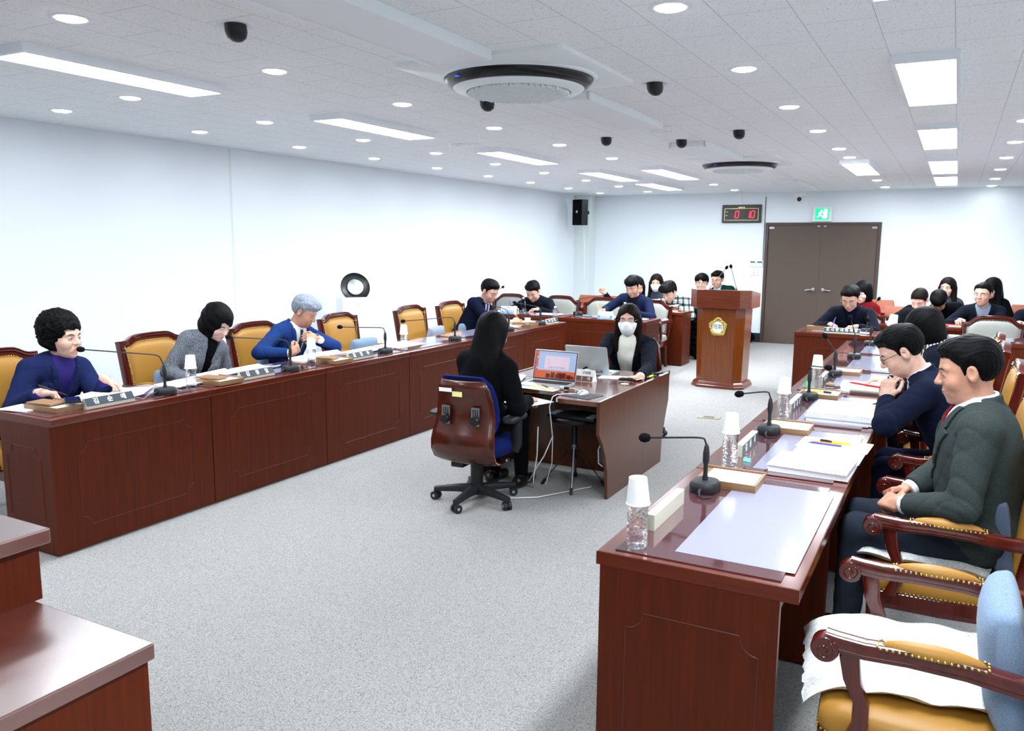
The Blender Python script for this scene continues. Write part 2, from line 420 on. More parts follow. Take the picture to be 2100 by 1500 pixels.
def hair_fn(style):
    def cut_by(y, yb, zb): return np.interp(y, yb, zb)
    def short(q, vol=.008, top=.013, front=.067, crown=0.0, side=.01, amp=.0014, rag=.003, lift=.006, taper=.038):
        base = smin(ellip(q, (0, -.012, .036), (.079, .099, .085)), ellip(q, (0, .022, -.026), (.064, .067, .078)), .03)
        zb = cut_by(q[:, 1], [-.12, -.085, -.050, -.034, -.026, .004, .010, .017, .025, .040, .054, .070, .13], [-.066, -.070, -.056, -.030, .020, .022, -.006, -.006, .030, .046, front-.006, front, front+.004])
        zb = zb+rag*(np.sin(q[:, 0]*330)*.4+np.sin(q[:, 0]*117+1)*.6)*np.clip((q[:, 1]-.04)*30, 0, 1)
        t = np.clip((q[:, 2]-zb)/taper, 0, 1); t = t*t*(3-2*t)
        tp = np.clip((q[:, 2]-.035)/.06, 0, 1); fr = np.clip((q[:, 1]-.0)/.07, 0, 1)*tp
        th = .0035+(vol*(1-tp)+top*tp+lift*fr)*t
        th = th*np.where((q[:, 1] > .0) & (q[:, 2] < .05), .35+.65*np.clip(q[:, 2]/.05, 0, 1), 1)
        d = base-th+ridge(q, 40, amp*(.4+.6*t), 26)+.0035*tp*np.sin(q[:, 0]*42+q[:, 1]*31)*np.sin(q[:, 1]*37+1)
        cut = (zb-q[:, 2])*.75
        return smax(d, cut, .003)
    def bob(q, bottom=-.105, vol=.022, face=.052, bangs=.058, part=.0, wave=0.0):
        d = ellip(q, (0, -.018, .036), (.082+vol*.5, .102+vol*.6, .086+vol*.7))
        sk = ellip(q, (0, -.028, -.045), (.086+vol*.6, .082+vol*.6, .115))
        d = smin(d, sk, .035)
        if wave: d = d+wave*np.sin(q[:, 2]*95+q[:, 1]*30)
        d = d+ridge(q, 52, .0014, 14)
        d = smax(d, (bottom-q[:, 2])+.006*np.sin(q[:, 1]*60), .01)
        fz = bangs-(np.abs(q[:, 0]-part)*.55)
        opening = np.maximum(np.maximum(np.abs(q[:, 0])-(face+.10*np.clip(-q[:, 2]-.04, 0, 1)*0), .028-q[:, 1]+.25*np.clip(-q[:, 2], -.06, .1)), q[:, 2]-fz)
        d = smax(d, -opening*.8, .012)
        return d
    def inner(q, d): return d
    if style == 'short': return lambda q: short(q)
    if style == 'short_bangs': return lambda q: short(q, vol=.010, top=.014, front=.042, lift=.008, rag=.005)
    if style == 'thick': return lambda q: short(q, vol=.018, top=.028, front=.046, lift=.022, rag=.007, amp=.003)
    if style == 'thin': return lambda q: short(q, vol=.006, top=.008, front=.072, lift=.004)
    if style == 'grey': return lambda q: short(q, vol=.013, top=.018, front=.050, lift=.010, rag=.006, amp=.003)
    if style == 'part': 
        def f(q):
            d = short(q, vol=.015, top=.020, front=.030, lift=.012)
            op = np.maximum(np.abs(q[:, 0]-.006)-.030*np.clip((.085-q[:, 2])/.05, 0, 1.3), .055-q[:, 1])
            return smax(d, -op*.8, .006)
        return f
    if style == 'buzz': return lambda q: short(q, vol=.007, top=.010, front=.036, lift=.006)
    if style == 'bob': return lambda q: bob(q, bottom=-.108, vol=.024, face=.050, bangs=.045)
    if style == 'bobwave': return lambda q: bob(q, bottom=-.100, vol=.030, face=.046, bangs=.060, part=.03, wave=.0025)
    if style == 'curly':
        def f(q):
            d = ellip(q, (0, -.034, .056), (.108, .124, .108))
            d = smin(d, ellip(q, (0, -.045, -.03), (.100, .092, .075)), .03)
            nz = np.sin(q[:, 0]*95+2*np.sin(q[:, 2]*60))*np.sin(q[:, 1]*90+2*np.sin(q[:, 0]*70))*np.sin(q[:, 2]*85+1.5*np.sin(q[:, 1]*80))
            d = d+.006*nz+.0015*np.sin(q[:, 0]*300+4*np.sin(q[:, 2]*90))
            op = np.maximum(np.maximum(np.abs(q[:, 0]+.004)-.058, .034-q[:, 1]), q[:, 2]-.052+.004*np.sin(q[:, 0]*120))
            d = smax(d, -op*.8, .012)
            sd = np.maximum(np.maximum(.066-np.abs(q[:, 0]), .012-q[:, 1]), q[:, 2]+.02)   # clear the jaw side
            d = smax(d, -sd*.8, .01)
            return smax(d, -.085-q[:, 2]-.5*np.clip(q[:, 1], -1, .02), .02)
        return f
    if style in ('long', 'longback', 'longmask'):
        def f(q):
            d = bob(q, bottom=-9, vol=.020, face=.048, bangs=.070, part=.0)
            lo = -.40 if style == 'longback' else -.27
            cz = lo/2-.0
            w = .092 if style != 'longback' else .112
            bk = ellip(q, (0, -.075, cz-.02), (w, .050, abs(lo)/2+.06))
            if style != 'longback':
                qa = np.concatenate([np.abs(q[:, :1]), q[:, 1:]], 1)
                sd = capsule(qa, V3(.078, -.01, .0), V3(.098, .035, lo+.03), .028, .026)
                bk = smin(bk, sd, .03)
            d = smin(d, bk+ridge(q, 60, .0018, 8), .03)
            d = smax(d, lo-q[:, 2]+.015*np.sin(q[:, 0]*70)+.006*np.sin(q[:, 0]*260), .012)
            op = np.maximum(np.maximum(np.abs(q[:, 0])-.050, .020-q[:, 1]), np.maximum(q[:, 2]-.064+np.abs(q[:, 0])*.8, -.20-q[:, 2]))
            return smax(d, -op*.8, .008)
        return f
    if style in ('tied', 'ponytail'):
        def f(q):
            d = ellip(q, (0, -.016, .040), (.083, .106, .090))
            zb = cut_by(q[:, 1], [-.12, -.05, -.02, .012, .03, .05, .075, .10], [-.05, -.05, -.02, .0, -.01, .045, .068, .07])
            d = smax(d+ridge(q, 50, .001, 10), (zb-q[:, 2])*.75, .008)
            if style == 'tied': return smin(d, ellip(q, (0, -.115, .035), (.034, .032, .036)), .01)
            return smin(d, capsule(q, V3(0, -.11, .03), V3(.02, -.135, -.16), .030, .016), .012)
        return f
    raise KeyError(style)

def hand_prims(wr, fd, pn, side, curl, spread=1.0, sc=1.0):
    """wrist position, finger direction, palm-facing normal, side (+1 right, -1 left). returns (capsule list, palm)"""
    fd = nrm(fd); pn = nrm(np.asarray(pn, float)-fd*np.dot(pn, fd)); lat = np.cross(fd, pn)*side   # towards the thumb
    th = lat
    caps = []; palm_c = wr+fd*.05*sc
    L = [(.030, .080, .042, .026, .021, .0088), (.010, .085, .046, .029, .022, .0092), (-.011, .081, .042, .027, .021, .0088), (-.031, .073, .033, .021, .018, .0078)]
    for k, (o, b, l1, l2, l3, r) in enumerate(L):
        p = wr+fd*b*sc+th*o*sc; a = np.radians((12+48*curl)+k*4); dirn = nrm(fd+th*(.10*(1.2-k*.8))*spread)
        segs = [(l1, a), (l2, a*2.0), (l3, a*2.7)]
        ax = pn; q = p; rr = r
        for (ln, an) in segs:
            dd = dirn*math.cos(an)+ax*math.sin(an); q2 = q+dd*ln*sc
            caps.append((q, q2, rr*sc, rr*.9*sc)); q = q2; rr *= .9
    tb = wr+fd*.022*sc+th*.028*sc
    t1 = tb+(fd*.55+th*.75+pn*.25)*.042*sc; t2 = t1+(fd*.85+th*(.35-.5*curl)+pn*(.15+.5*curl))*.032*sc; t3 = t2+(fd*.9+th*(.1-.6*curl)+pn*(.1+.6*curl))*.024*sc
    thumb = [(tb, t1, .0135*sc, .0105*sc), (t1, t2, .0105*sc, .0095*sc), (t2, t3, .0095*sc, .0078*sc)]
    return dict(wr=wr, palm=palm_c, fd=fd, pn=pn, th=th, caps=caps, thumb=thumb, sc=sc)
def hand_sdf(P, H):
    sc = H['sc']; A = np.stack([H['th'], H['fd'], H['pn']])
    q = (P-H['palm'])@A.T
    bx = np.abs(q)-np.array([.030, .034, .0035])*sc
    d = np.linalg.norm(np.maximum(bx, 0), axis=1)+np.minimum(bx.max(1), 0)-.0105*sc
    d = smin(d, capsule(P, H['wr']-H['fd']*.02, H['wr']+H['fd']*.02, .025*sc, .024*sc), .02)
    f = None
    for (a, b, ra, rb) in H['caps']:
        c = capsule(P, a, b, ra, rb); f = c if f is None else np.minimum(f, c)
    t = None
    for (a, b, ra, rb) in H['thumb']:
        c = capsule(P, a, b, ra, rb); t = c if t is None else smin(t, c, .004)
    d = smin(d, f, .006); return smin(d, t, .010)

def patch_mesh(name, fn, A, O, hs, xs, zfun, off, m, parent, loc, nu=12, nv=4, thick=0.0):
    """thin mesh laid on the face: xs range in local x; zfun(x,u)->(z0,z1)"""
    u = np.linspace(0, 1, nu); pts = []
    for a in u:
        x = xs[0]+(xs[1]-xs[0])*a; z0, z1 = zfun(a)
        for k in range(nv): pts.append((x, .135, z0+(z1-z0)*k/(nv-1)))
    q = np.array(pts); 
    for _ in range(40):
        d = fn(q); q[:, 1] -= np.clip(d, -.01, .02)*.8
    q[:, 1] += off
    v = q*hs@A+O-loc
    fs = []
    for i in range(nu-1):
        for k in range(nv-1): a = i*nv+k; fs.append((a, a+1, a+nv+1, a+nv))
    me = bpy.data.meshes.new(name); me.from_pydata([tuple(p) for p in v], [], fs); me.materials.append(m)
    me.polygons.foreach_set('use_smooth', [True]*len(fs)); me.update()
    o = bpy.data.objects.new(name, me); COL.objects.link(o); o.parent = parent
    if thick:
        s_ = o.modifiers.new('solid', 'SOLIDIFY'); s_.thickness = thick; s_.offset = 0
    return o
def ik(S0, W, l1, l2, hint):
    d = W-S0; L = np.linalg.norm(d); k = 1.0
    if L > (l1+l2)*.985: k = L/((l1+l2)*.985); l1 *= k; l2 *= k
    n = d/L; a = (l1*l1-l2*l2+L*L)/(2*L); hh = math.sqrt(max(1e-6, l1*l1-a*a))
    hint = np.asarray(hint, float); hint = nrm(hint-n*np.dot(hint, n))
    return S0+n*a+hint*hh

def person(label, head, hip, face, hyaw=None, hpitch=10, hroll=0, fem=False, res=.006, cres=.012, hair='short', hmat=None, sk='warm skin',
           jacket=None, shirt=None, trousers=None, vd=.26, vw=.062, tie=None, turtle=None, collar=True, scollar=None, lapel=True, hands=None, hint=None, w=1.0, dp=1.0, fat=1.0,
           glasses=None, mask=False, eyes=.3, brows=True, lips=None, hs=1.03, armr=1.0, legs=True, legyaw=None, group=None, sw=None, pin=None, cufflen=.018, shoes=True, hres=None, knee=None, extra=None, neckl=.152):
    Hc = np.asarray(head, float); hip = np.asarray(hip, float); hyaw = face if hyaw is None else hyaw
    cy, sy, cp, sp = math.cos(R(hyaw)), math.sin(R(hyaw)), math.cos(R(hpitch)), math.sin(R(hpitch))
    hf = V3(cy*cp, sy*cp, -sp); hr = V3(sy, -cy, 0); hu = np.cross(hr, hf)
    cr, sr = math.cos(R(hroll)), math.sin(R(hroll)); hr, hu = hr*cr+hu*sr, hu*cr-hr*sr
    A = np.stack([hr, hf, hu])
    f0 = V3(math.cos(R(face)), math.sin(R(face)), 0)
    nb0 = Hc-.12*hs*hu-.02*hf
    tu = nrm(nb0-hip)
    NB = nb0-(neckl-.12)*tu*1.0
    L = np.linalg.norm(NB-hip); u = nrm(NB-hip)
    r = nrm(np.cross(f0, u)); f = np.cross(u, r)
    TA = np.stack([r, f, u])
    sw = (.132 if fem else .156) if sw is None else sw
    SR = NB-u*.055+r*sw; SL = NB-u*.055-r*sw
    W = w
    rn = (.047 if fem else .056)*fat**.5
    loc = hip.copy(); loc[2] = 0
    sk = M_SKIN[sk] if isinstance(sk, str) else sk
    hands = hands or {}
    arms = {}
    for sd, Sx, sgn in (('R', SR, 1), ('L', SL, -1)):
        spec = hands.get(sd)
        if spec is None:   # resting on the thigh
            wr = hip+f0*.30+r*sgn*.12+V3(0, 0, .12); spec = (wr, f0*.9+V3(0, 0, -.35)-r*sgn*.3, V3(0, 0, -1), .25)
        wr, fd, pn, curl = spec[:4]; wr = np.asarray(wr, float)
        hn = (hint or {}).get(sd, -f0*.25+r*sgn*.55+V3(0, 0, -1.0))
        El = ik(Sx, wr, .285 if not fem else .265, .25 if not fem else .235, hn)
        arms[sd] = (Sx, El, wr, hand_prims(wr, fd, pn, sgn, curl, sc=.98 if not fem else .88))
    def arm_sdf(P, off, t0=0):
        d = None
        for sd in arms:
            S_, E_, W_, _ = arms[sd]
            a = smin(capsule(P, S_, E_, .050*armr+off, .041*armr+off), capsule(P, E_, W_, .040*armr+off, .027*armr+off), .015)
            d = a if d is None else np.minimum(d, a)
        return d
    def torso(P, off):
        fe = 0.9 if fem else 1.0
        d = ellip(P, hip+u*L*.68, (.162*W*fe+off, .112*dp+off, .20+off), TA)
        d = smin(d, ellip(P, hip+u*L*.34, (.145*W*fe+off, .118*dp+off, .19+off), TA), .06)
        d = smin(d, ellip(P, hip+u*.02, (.168*W+off, .135*dp+off, .135+off), TA), .05)
        d = smin(d, capsule(P, SL+r*.02, SR-r*.02, .052+off), .05)
        for S_ in (SL, SR): d = smin(d, capsule(P, NB+u*.004, S_, .044+off*.8, .046+off), .03)
        if fem: 
            for sg in (-1, 1): d = smin(d, ellip(P, hip+u*L*.62+f*.075*dp+r*sg*.07, (.062+off, .05+off, .06+off), TA), .04)
        return d
    htop = Hc+hu*.02
    neck_t = Hc-.055*hs*hu-.018*hf
    def body(P):
        d = near(P, Hc, .17*hs, lambda p: head_sdf((p-Hc)@A.T/hs, fem, fat)*hs)
        d = smin(d, capsule(P, NB-u*.04, neck_t, rn+.004, rn-.002), .022)
        d = smin(d, torso(P, -.014), .03)
        d = smin(d, arm_sdf(P, -.004), .02)
        for sd in arms:
            Hd = arms[sd][3]
            d = smin(d, near(P, Hd['palm']+Hd['fd']*.04, .17, lambda p: hand_sdf(p, Hd)), .006)
        return d
    allp = [Hc+V3(.13, .13, .14), Hc-V3(.13, .13, .14), hip-V3(.22, .22, .15), hip+V3(.22, .22, .1), SR+V3(.08, .08, .08), SL+V3(.08, .08, .08), SR-V3(.08, .08, .08), SL-V3(.08, .08, .08)]
    for sd in arms:
        for k in (1, 2): allp += [arms[sd][k]+V3(.07, .07, .07), arms[sd][k]-V3(.07, .07, .07)]
        for c in arms[sd][3]['caps']: allp += [c[1]+V3(.02, .02, .02), c[1]-V3(.02, .02, .02)]
    lo = np.min(allp, 0); hi = np.max(allp, 0)
    root = sdf_obj('person', body, lo, hi, res, sk, None, loc)
    root.location = loc; tag(root, label, 'person', group)
    # ---------------- garments
    ps = rnd.random()*6
    def folds(P, amp):
        q = (P-NB)@TA.T
        g1 = np.sin(q[:, 2]*30+q[:, 0]*26+ps+2.2*np.sin(q[:, 0]*11+q[:, 1]*15)); g2 = np.sin(q[:, 2]*17-q[:, 0]*22+1.7*ps+2.0*np.sin(q[:, 1]*13+q[:, 2]*9))
        a = 1.1*((1-np.abs(g1))**2.5+(1-np.abs(g2))**2.5)*(.35+.65*np.sin(q[:, 1]*14+q[:, 0]*9+ps)**2)-.45
        e = 0
        for sd in arms:
            S_, E_, W_, _ = arms[sd]
            de = np.linalg.norm(P-E_, axis=1); ax = nrm(W_-S_)
            e = e+np.exp(-(de/.10)**2)*(1.5*(1-np.abs(np.sin((P-E_)@ax*52+2*np.sin(P@r*26)+ps)))**2-.5)
        return amp*a*1.3+amp*1.2*e
    jm = jacket or shirt
    nax = nrm(neck_t-NB)
    def neckc(P):
        t = (P-NB)@nax; rad = np.linalg.norm((P-NB)-t[:, None]*nax, axis=1); return t, rad
    amp = .0032
    def vcut(P, vd_, vw_):
        q = (P-NB)@TA.T; hw = vw_*(q[:, 2]+vd_)/vd_
        return np.maximum(np.abs(q[:, 0])-hw, -q[:, 1]-.005), q
    def sleeves_cut(P, d, back):
        for sd in arms:
            S_, E_, W_, _ = arms[sd]; ax = nrm(W_-E_); t = (P-W_)@ax
            c = np.where(np.linalg.norm(P-W_, axis=1) < .12, t+back, -1); d = np.maximum(d, c)
        return d
    if jacket is not None:
        def jk(P):
            d = torso(P, .014); d = smin(d, arm_sdf(P, .013), .018)
            d = d+folds(P, amp)
            hem = (hip-u*.10-P)@u; d = smax(d, hem, .01)
            t, rad = neckc(P)
            if lapel:
                v, q = vcut(P, vd, vw)
                bnd = np.maximum(np.abs(rad-(rn+.020+.15*np.clip(-t, 0, .1)))-.0065, np.maximum(t-.032-.006*(q[:, 1] < 0), -.05-t))
                d = smin(d, bnd, .006)
                slit = np.maximum(np.abs(q[:, 0]+.006)-.0015, np.maximum(q[:, 2]+vd-.01, -q[:, 1]+.03)); d = smax(d, -slit, .003)
                d = smax(d, -v, .002)
            else:
                bnd = np.maximum(np.abs(rad-(rn+.012))-.005, np.maximum(t-.02, -.04-t)); d = smin(d, bnd, .01)
            d = smax(d, -np.maximum(rad-(rn+.010), -t-.03), .003)
            return sleeves_cut(P, d, cufflen+.008)
        jo_ = sdf_obj('jacket' if lapel else 'sweater', jk, lo-.03, hi+.03, cres, jacket, root, loc)
        if lapel and vd < .5 and res < .008:
            def lpf(P):
                base = torso(P, .014)+folds(P, amp); v, q = vcut(P, vd, vw); z_ = q[:, 2]
                lw = np.interp(z_, [-vd, -vd*.6, -.085, -.080, -.068, -.062, -.02, .03], [.004, .036, .060, .062, .030, .040, .034, .028])
                d = np.maximum(np.abs(base-.0045)-.0042, np.maximum(v-lw, -v+.0005))
                d = np.maximum(d, np.maximum(-q[:, 1], np.maximum(z_-.02, -vd-z_)))
                return d
            ct_ = NB-u*vd*.5+f*.12
            sdf_obj('lapel', lpf, ct_-V3(.2, .2, .2), ct_+V3(.2, .2, .2), max(.0035, res*.8), jacket, jo_, loc)
    if shirt is not None:
        jo = .005 if jacket is not None else .012
        def sh(P):
            if jacket is not None:
                d = torso(P, jo)
                low = (hip+u*.04-P)@u; d = smax(d, low, .01)
            else:
                d = smin(torso(P, jo), arm_sdf(P, jo), .018)+folds(P, amp)
                hem = (hip-u*.08-P)@u; d = smax(d, hem, .01)
            t, rad = neckc(P); q = (P-NB)@TA.T
            if turtle: d = smin(d, np.maximum(np.abs(rad-(rn+.008))-.0075, np.maximum(t-.058, -.05-t)), .008)
            elif collar:
                b2 = np.maximum(np.abs(rad-(rn+.009+.12*np.clip(-t, 0, .1)))-.0065, np.maximum(t-.046+.7*np.clip(q[:, 1]-.02, 0, .05), -.05-t))
                notch = np.maximum(np.abs(q[:, 0])-.004-.25*np.clip(-q[:, 2]+.03, 0, .1), -q[:, 1])
                d = smin(d, smax(b2, -notch, .002), .004)
            d = smax(d, -np.maximum(rad-(rn+.002), -t-.035), .002)
            return sleeves_cut(P, d, .01) if jacket is None else d
        sdf_obj('turtleneck' if turtle else 'shirt', sh, lo-.03, hi+.03, cres if jacket is None else (.0045 if cres < .008 else cres*.9), shirt, root, loc)
        if jacket is not None:
            for sd in arms:
                S_, E_, W_, _ = arms[sd]; ax_ = nrm(W_-E_)
                sdf_obj('shirt_cuff', lambda P: np.maximum(capsule(P, E_, W_+ax_*.03, .036*armr, .031*armr), np.maximum((P-W_)@ax_+.002, -(P-W_)@ax_-.06)), W_-.08, W_+.08, max(.004, res), shirt, root, loc)
    if tie is not None:
        b_ = MB(); Lp = []
        for k in range(9):
            t = k/8; z = .012-(vd+.02)*t; wd = (.015 if k < 2 else .012+.024*t)
            ring = []
            p0 = NB+u*z; 
            for xx in (-1, -.5, 0, .5, 1):
                q = (p0+r*xx*wd+f*.22)[None]
                for _ in range(30): q = q-f[None]*np.clip(torso(q, .005), -.01, .05)[:, None]
                ring.append(q[0]+f*(.010 if k < 2 else .005)*(1.2-abs(xx)*.5))
            ring += [ring[4]-f*.006, ring[0]-f*.006]
            Lp.append([tuple(p-loc) for p in ring])
        b_.loft(Lp); b_.build('tie', tie, root, smooth=60)
    if pin is not None:
        q = (NB-u*.10+r*pin*.095+f*.25)[None]
        for _ in range(30): q = q-f[None]*np.clip(torso(q, .018), -.01, .05)[:, None]
        b_ = MB(); pp = q[0]-loc; b_.tube([tuple(pp), tuple(pp+f*.006)], .007, 10); b_.build('lapel_pin', M_BRASS, root)
    if legs:
        tm = trousers or jm; lf = f0 if legyaw is None else V3(math.cos(R(legyaw)), math.sin(R(legyaw)), 0); lr = V3(lf[1], -lf[0], 0)
        hipz = hip[2]; jo = []
        for sg in (1, -1):
            a = hip+lr*sg*.085-V3(0, 0, .01); k_ = hip+lr*sg*.11+lf*(.40 if knee is None else knee)+V3(0, 0, -.02+.0); an = k_+lf*.02; an = V3(an[0], an[1], .10)
            jo.append((a, k_, an))
        def tr(P):
            d = ellip(P, hip-V3(0, 0, .0), (.165*W, .135*dp, .115), TA)
            for a, k_, an in jo:
                g = smin(capsule(P, a, k_, .086*W, .064), capsule(P, k_, an, .062, .046), .02)
                d = smin(d, g, .03)
            d = d+.003*np.sin(P[:, 0]*50+np.sin(P[:, 2]*30)*2)*np.sin(P[:, 1]*44+P[:, 2]*31)
            return smax(d, .075-P[:, 2], .003)
        pts = [p for t_ in jo for p in t_]+[hip]
        sdf_obj('trousers', tr, np.min(pts, 0)-.2, np.max(pts, 0)+.2, max(cres, .014), tm, root, loc)
        if shoes:
            for a, k_, an in jo:
                def fo(P, an=an):
                    d = capsule(P, V3(an[0], an[1], .05)-lf*.05, V3(an[0], an[1], .035)+lf*.16, .042, .032)
                    d = smin(d, capsule(P, V3(an[0], an[1], .05), an, .042), .02)
                    return smax(d, .003-P[:, 2], .004)
                sdf_obj('shoe', fo, an-V3(.25, .25, .11), an+V3(.25, .25, .06), .010, M_SHOE, root, loc)
    # ---------------- head details
    hm = hmat or M_HBLACK
    hf_ = hair_fn(hair)
    lo2 = -np.array([.19, .19, .45 if hair.startswith('long') else .2]); hi2 = np.array([.19, .16, .19])
    v, q = surface_net(hf_, lo2, hi2, (hres or max(.004, res*1.0)))
    mesh_obj('hair', (v*hs)@A+Hc-loc, q, hm, root)
    hd = lambda q_: head_sdf(q_, fem, fat)
    if not mask:
        lm = lips or M_LIP
        patch_mesh('lips', hd, A, Hc, hs, (-.0225, .0225), lambda a: (-.0615-.0085*math.sin(math.pi*a)**.6, -.0615+.006*math.sin(math.pi*a)**.6*(1-.25*math.exp(-((a-.5)/.08)**2))), .0007, lm, root, loc, 14, 5)
    for sg in (-1, 1):
        cx = .0315*sg
        op = .0022+.0085*eyes
        patch_mesh('eye', hd, A, Hc, hs, (cx-.014, cx+.014), lambda a: (.003-op*.5*math.sin(math.pi*a)**.8, .003+op*.5*math.sin(math.pi*a)**.8), .0008, M_IRIS if eyes < .35 else M_EYEW, root, loc, 11, 3)
        if eyes >= .35:
            patch_mesh('iris', hd, A, Hc, hs, (cx-.0052, cx+.0052), lambda a: (.003-min(op*.5, .0052*math.sin(math.pi*a)), .003+min(op*.52, .0052*math.sin(math.pi*a))), .0016, M_IRIS, root, loc, 9, 3)
            patch_mesh('eyelid_line', hd, A, Hc, hs, (cx-.015, cx+.015), lambda a: (.003+op*.48*math.sin(math.pi*a)**.8, .0048+op*.5*math.sin(math.pi*a)**.8), .0014, M_IRIS, root, loc, 11, 2)
        if brows:
            patch_mesh('eyebrow', hd, A, Hc, hs, (cx-.018, cx+.018), lambda a, sg=sg: ((.0195+.005*math.sin(math.pi*(a if sg > 0 else 1-a)*.8+.2)), (.0195+.005*math.sin(math.pi*(a if sg > 0 else 1-a)*.8+.2))+.0058*math.sin(math.pi*min(.95, max(.05, a)))**.5), .0014, M_BROW if hair != 'grey' else M_HGREY, root, loc, 10, 3, .0015)
    if glasses is not None:
        b_ = MB(); T = lambda x, y, z: tuple(V3(x, y, z)*hs@A+Hc-loc)
        yy = .0985
        for sg in (-1, 1):
            ring = [T(sg*.033+.0215*math.cos(t)*(1 if abs(math.cos(t)) < .8 else 1), yy-.25*abs(.0215*math.cos(t)+.033)*.4, .001+.0165*math.sin(t)) for t in [2*math.pi*k/20 for k in range(21)]]
            b_.tube(ring, .0013*hs, 6, cap=False)
            b_.tube([T(sg*.0545, yy-.009, .008), T(sg*.074, .07, .010), T(sg*.083, .0, .008), T(sg*.084, -.015, .0)], .0014*hs, 6)
        b_.tube([T(-.012, yy, .004), T(0, yy+.004, .007), T(.012, yy, .004)], .0013*hs, 6)
        g = b_.build('glasses', M_FRAME if glasses == 'dark' else M_FRAMES, root, smooth=60)
        for sg in (-1, 1):
            b2 = MB(); ring = [T(sg*.033+.021*math.cos(t), yy-.1*abs(.0215*math.cos(t)+.033), .001+.016*math.sin(t)) for t in [2*math.pi*k/20 for k in range(20)]]
            b2.add(ring, [tuple(range(20))]); b2.build('lens', M_LENS, g)
    if mask:
        def mk(q):
            d = smin(head_sdf(q, fem, fat)-.006, ellip(q, (0, .058, -.052), (.050, .062, .058)), .02)
            a = np.abs(q[:, 0])
            top = q[:, 2]-(-.006+.010*np.exp(-(a/.016)**2)-.12*np.clip(a-.02, 0, 1)); bot = -.118-q[:, 2]+.3*np.clip(.03-q[:, 1], 0, 1)
            d = smax(d, top, .004); d = smax(d, bot, .006); d = smax(d, (.022-q[:, 1])*.9, .004)
            return d
        v, q = surface_net(mk, -np.array([.12, .06, .17]), np.array([.12, .16, .06]), max(.003, res*.7))
        mk_o = mesh_obj('face_mask', (v*hs)@A+Hc-loc, q, M_MASK, root)
        b_ = MB(); T = lambda x, y, z: tuple(V3(x, y, z)*hs@A+Hc-loc)
        for sg in (-1, 1): b_.tube([T(sg*.060, .03, -.02), T(sg*.078, .0, .012), T(sg*.088, -.02, .02)], .0014, 5); b_.tube([T(sg*.056, .03, -.08), T(sg*.078, .0, -.045), T(sg*.086, -.02, -.03)], .0014, 5)
        b_.build('ear_loop', M_MASK, mk_o)
    if extra == 'watch':
        S_, E_, W_, _ = arms['L']; ax_ = nrm(W_-E_); b_ = MB(); c_ = W_-loc-ax_*.004
        b_.tube([tuple(c_-ax_*.009), tuple(c_+ax_*.009)], .031, 16); b_.tube([tuple(c_+V3(0, 0, .028)), tuple(c_+V3(0, 0, .036))], .016, 14); b_.build('wrist_watch', M_CHROME, root, smooth=40)
    elif extra == 'collar':
        def cf(P):
            t, rad = neckc(P); q = (P-NB)@TA.T
            d = np.maximum(np.abs(rad-(rn+.040-.35*t))-.016, np.maximum(t-.060, -.065-t))
            return d+.0022*np.sin(np.arctan2(q[:, 0], q[:, 1])*40)
        sdf_obj('ribbed_collar', cf, NB-.16, NB+.16, .004, shirt, root, loc)
    elif extra: extra(root, loc, dict(A=A, H=Hc, NB=NB, u=u, f=f, r=r, arms=arms, torso=torso, sdf=hd))
    return root
# ------------------------------------------------------------ the room
XL, XR, YB, YF, ZC = -6.43, 4.3, 14.65, -3.2, 2.6
M_WALL = mat('white wall paint', (236, 243, 248), 0.75, spec=0.2)
def _wall(m):
    t, n, l, b = nodes(m)
    bump(m, noise(m, coords(m), 60, 4, 0.6), 0.05, 0.002)
_wall(M_WALL)
M_CEIL = mat('acoustic ceiling tile', (206, 210, 216), 0.9, spec=0.1)
def _ceil(m):
    t, n, l, b = nodes(m)
    tc = n.new('ShaderNodeTexCoord'); sep = n.new('ShaderNodeSeparateXYZ'); l.new(tc.outputs['Object'], sep.inputs[0])
    def M(op, a, b_=None, c=None):
        x = n.new('ShaderNodeMath'); x.operation = op
        for i, v in enumerate((a, b_, c)):
            if v is None: continue
            if isinstance(v, (int, float)): x.inputs[i].default_value = v
            else: l.new(v, x.inputs[i])
        return x.outputs[0]
    px, py = .2805, .583
    u = M('DIVIDE', M('ADD', sep.outputs[0], 40*px+.08), px); fu = M('FRACT', u); col_ = M('FLOOR', u)
    odd = M('MODULO', col_, 2.0)
    v = M('ADD', M('DIVIDE', M('ADD', sep.outputs[1], 40*py-3.74), py), M('MULTIPLY', odd, .5)); fv = M('FRACT', v)
    du = M('MINIMUM', fu, M('SUBTRACT', 1.0, fu)); dv = M('MINIMUM', fv, M('SUBTRACT', 1.0, fv))
    lu = M('LESS_THAN', M('MULTIPLY', du, px), .0017); lv = M('LESS_THAN', M('MULTIPLY', dv, py), .0019)
    line = M('MAXIMUM', lu, lv)
    # fissures: short dark flecks
    mp = n.new('ShaderNodeMapping'); mp.inputs['Scale'].default_value = (150, 62, 1); mp.inputs['Rotation'].default_value = (0, 0, .5); l.new(tc.outputs['Object'], mp.inputs[0])
    nz = noise(m, mp.outputs[0], 1.0, 2, 0.5, 1.4)
    big = noise(m, tc.outputs['Object'], 3.0, 1)
    fl = M('GREATER_THAN', nz, .64)
    mk = M('MAXIMUM', M('MULTIPLY', fl, .38), M('MULTIPLY', line, .42))
    mix = n.new('ShaderNodeMix'); mix.data_type = 'RGBA'
    l.new(mk, mix.inputs[0]); mix.inputs[6].default_value = rgb(250, 253, 255); mix.inputs[7].default_value = rgb(90, 94, 102)
    l.new(mix.outputs[2], b.inputs['Base Color'])
    bump(m, M('SUBTRACT', 1.0, M('MAXIMUM', fl, line)), .35, .002)
_ceil(M_CEIL)
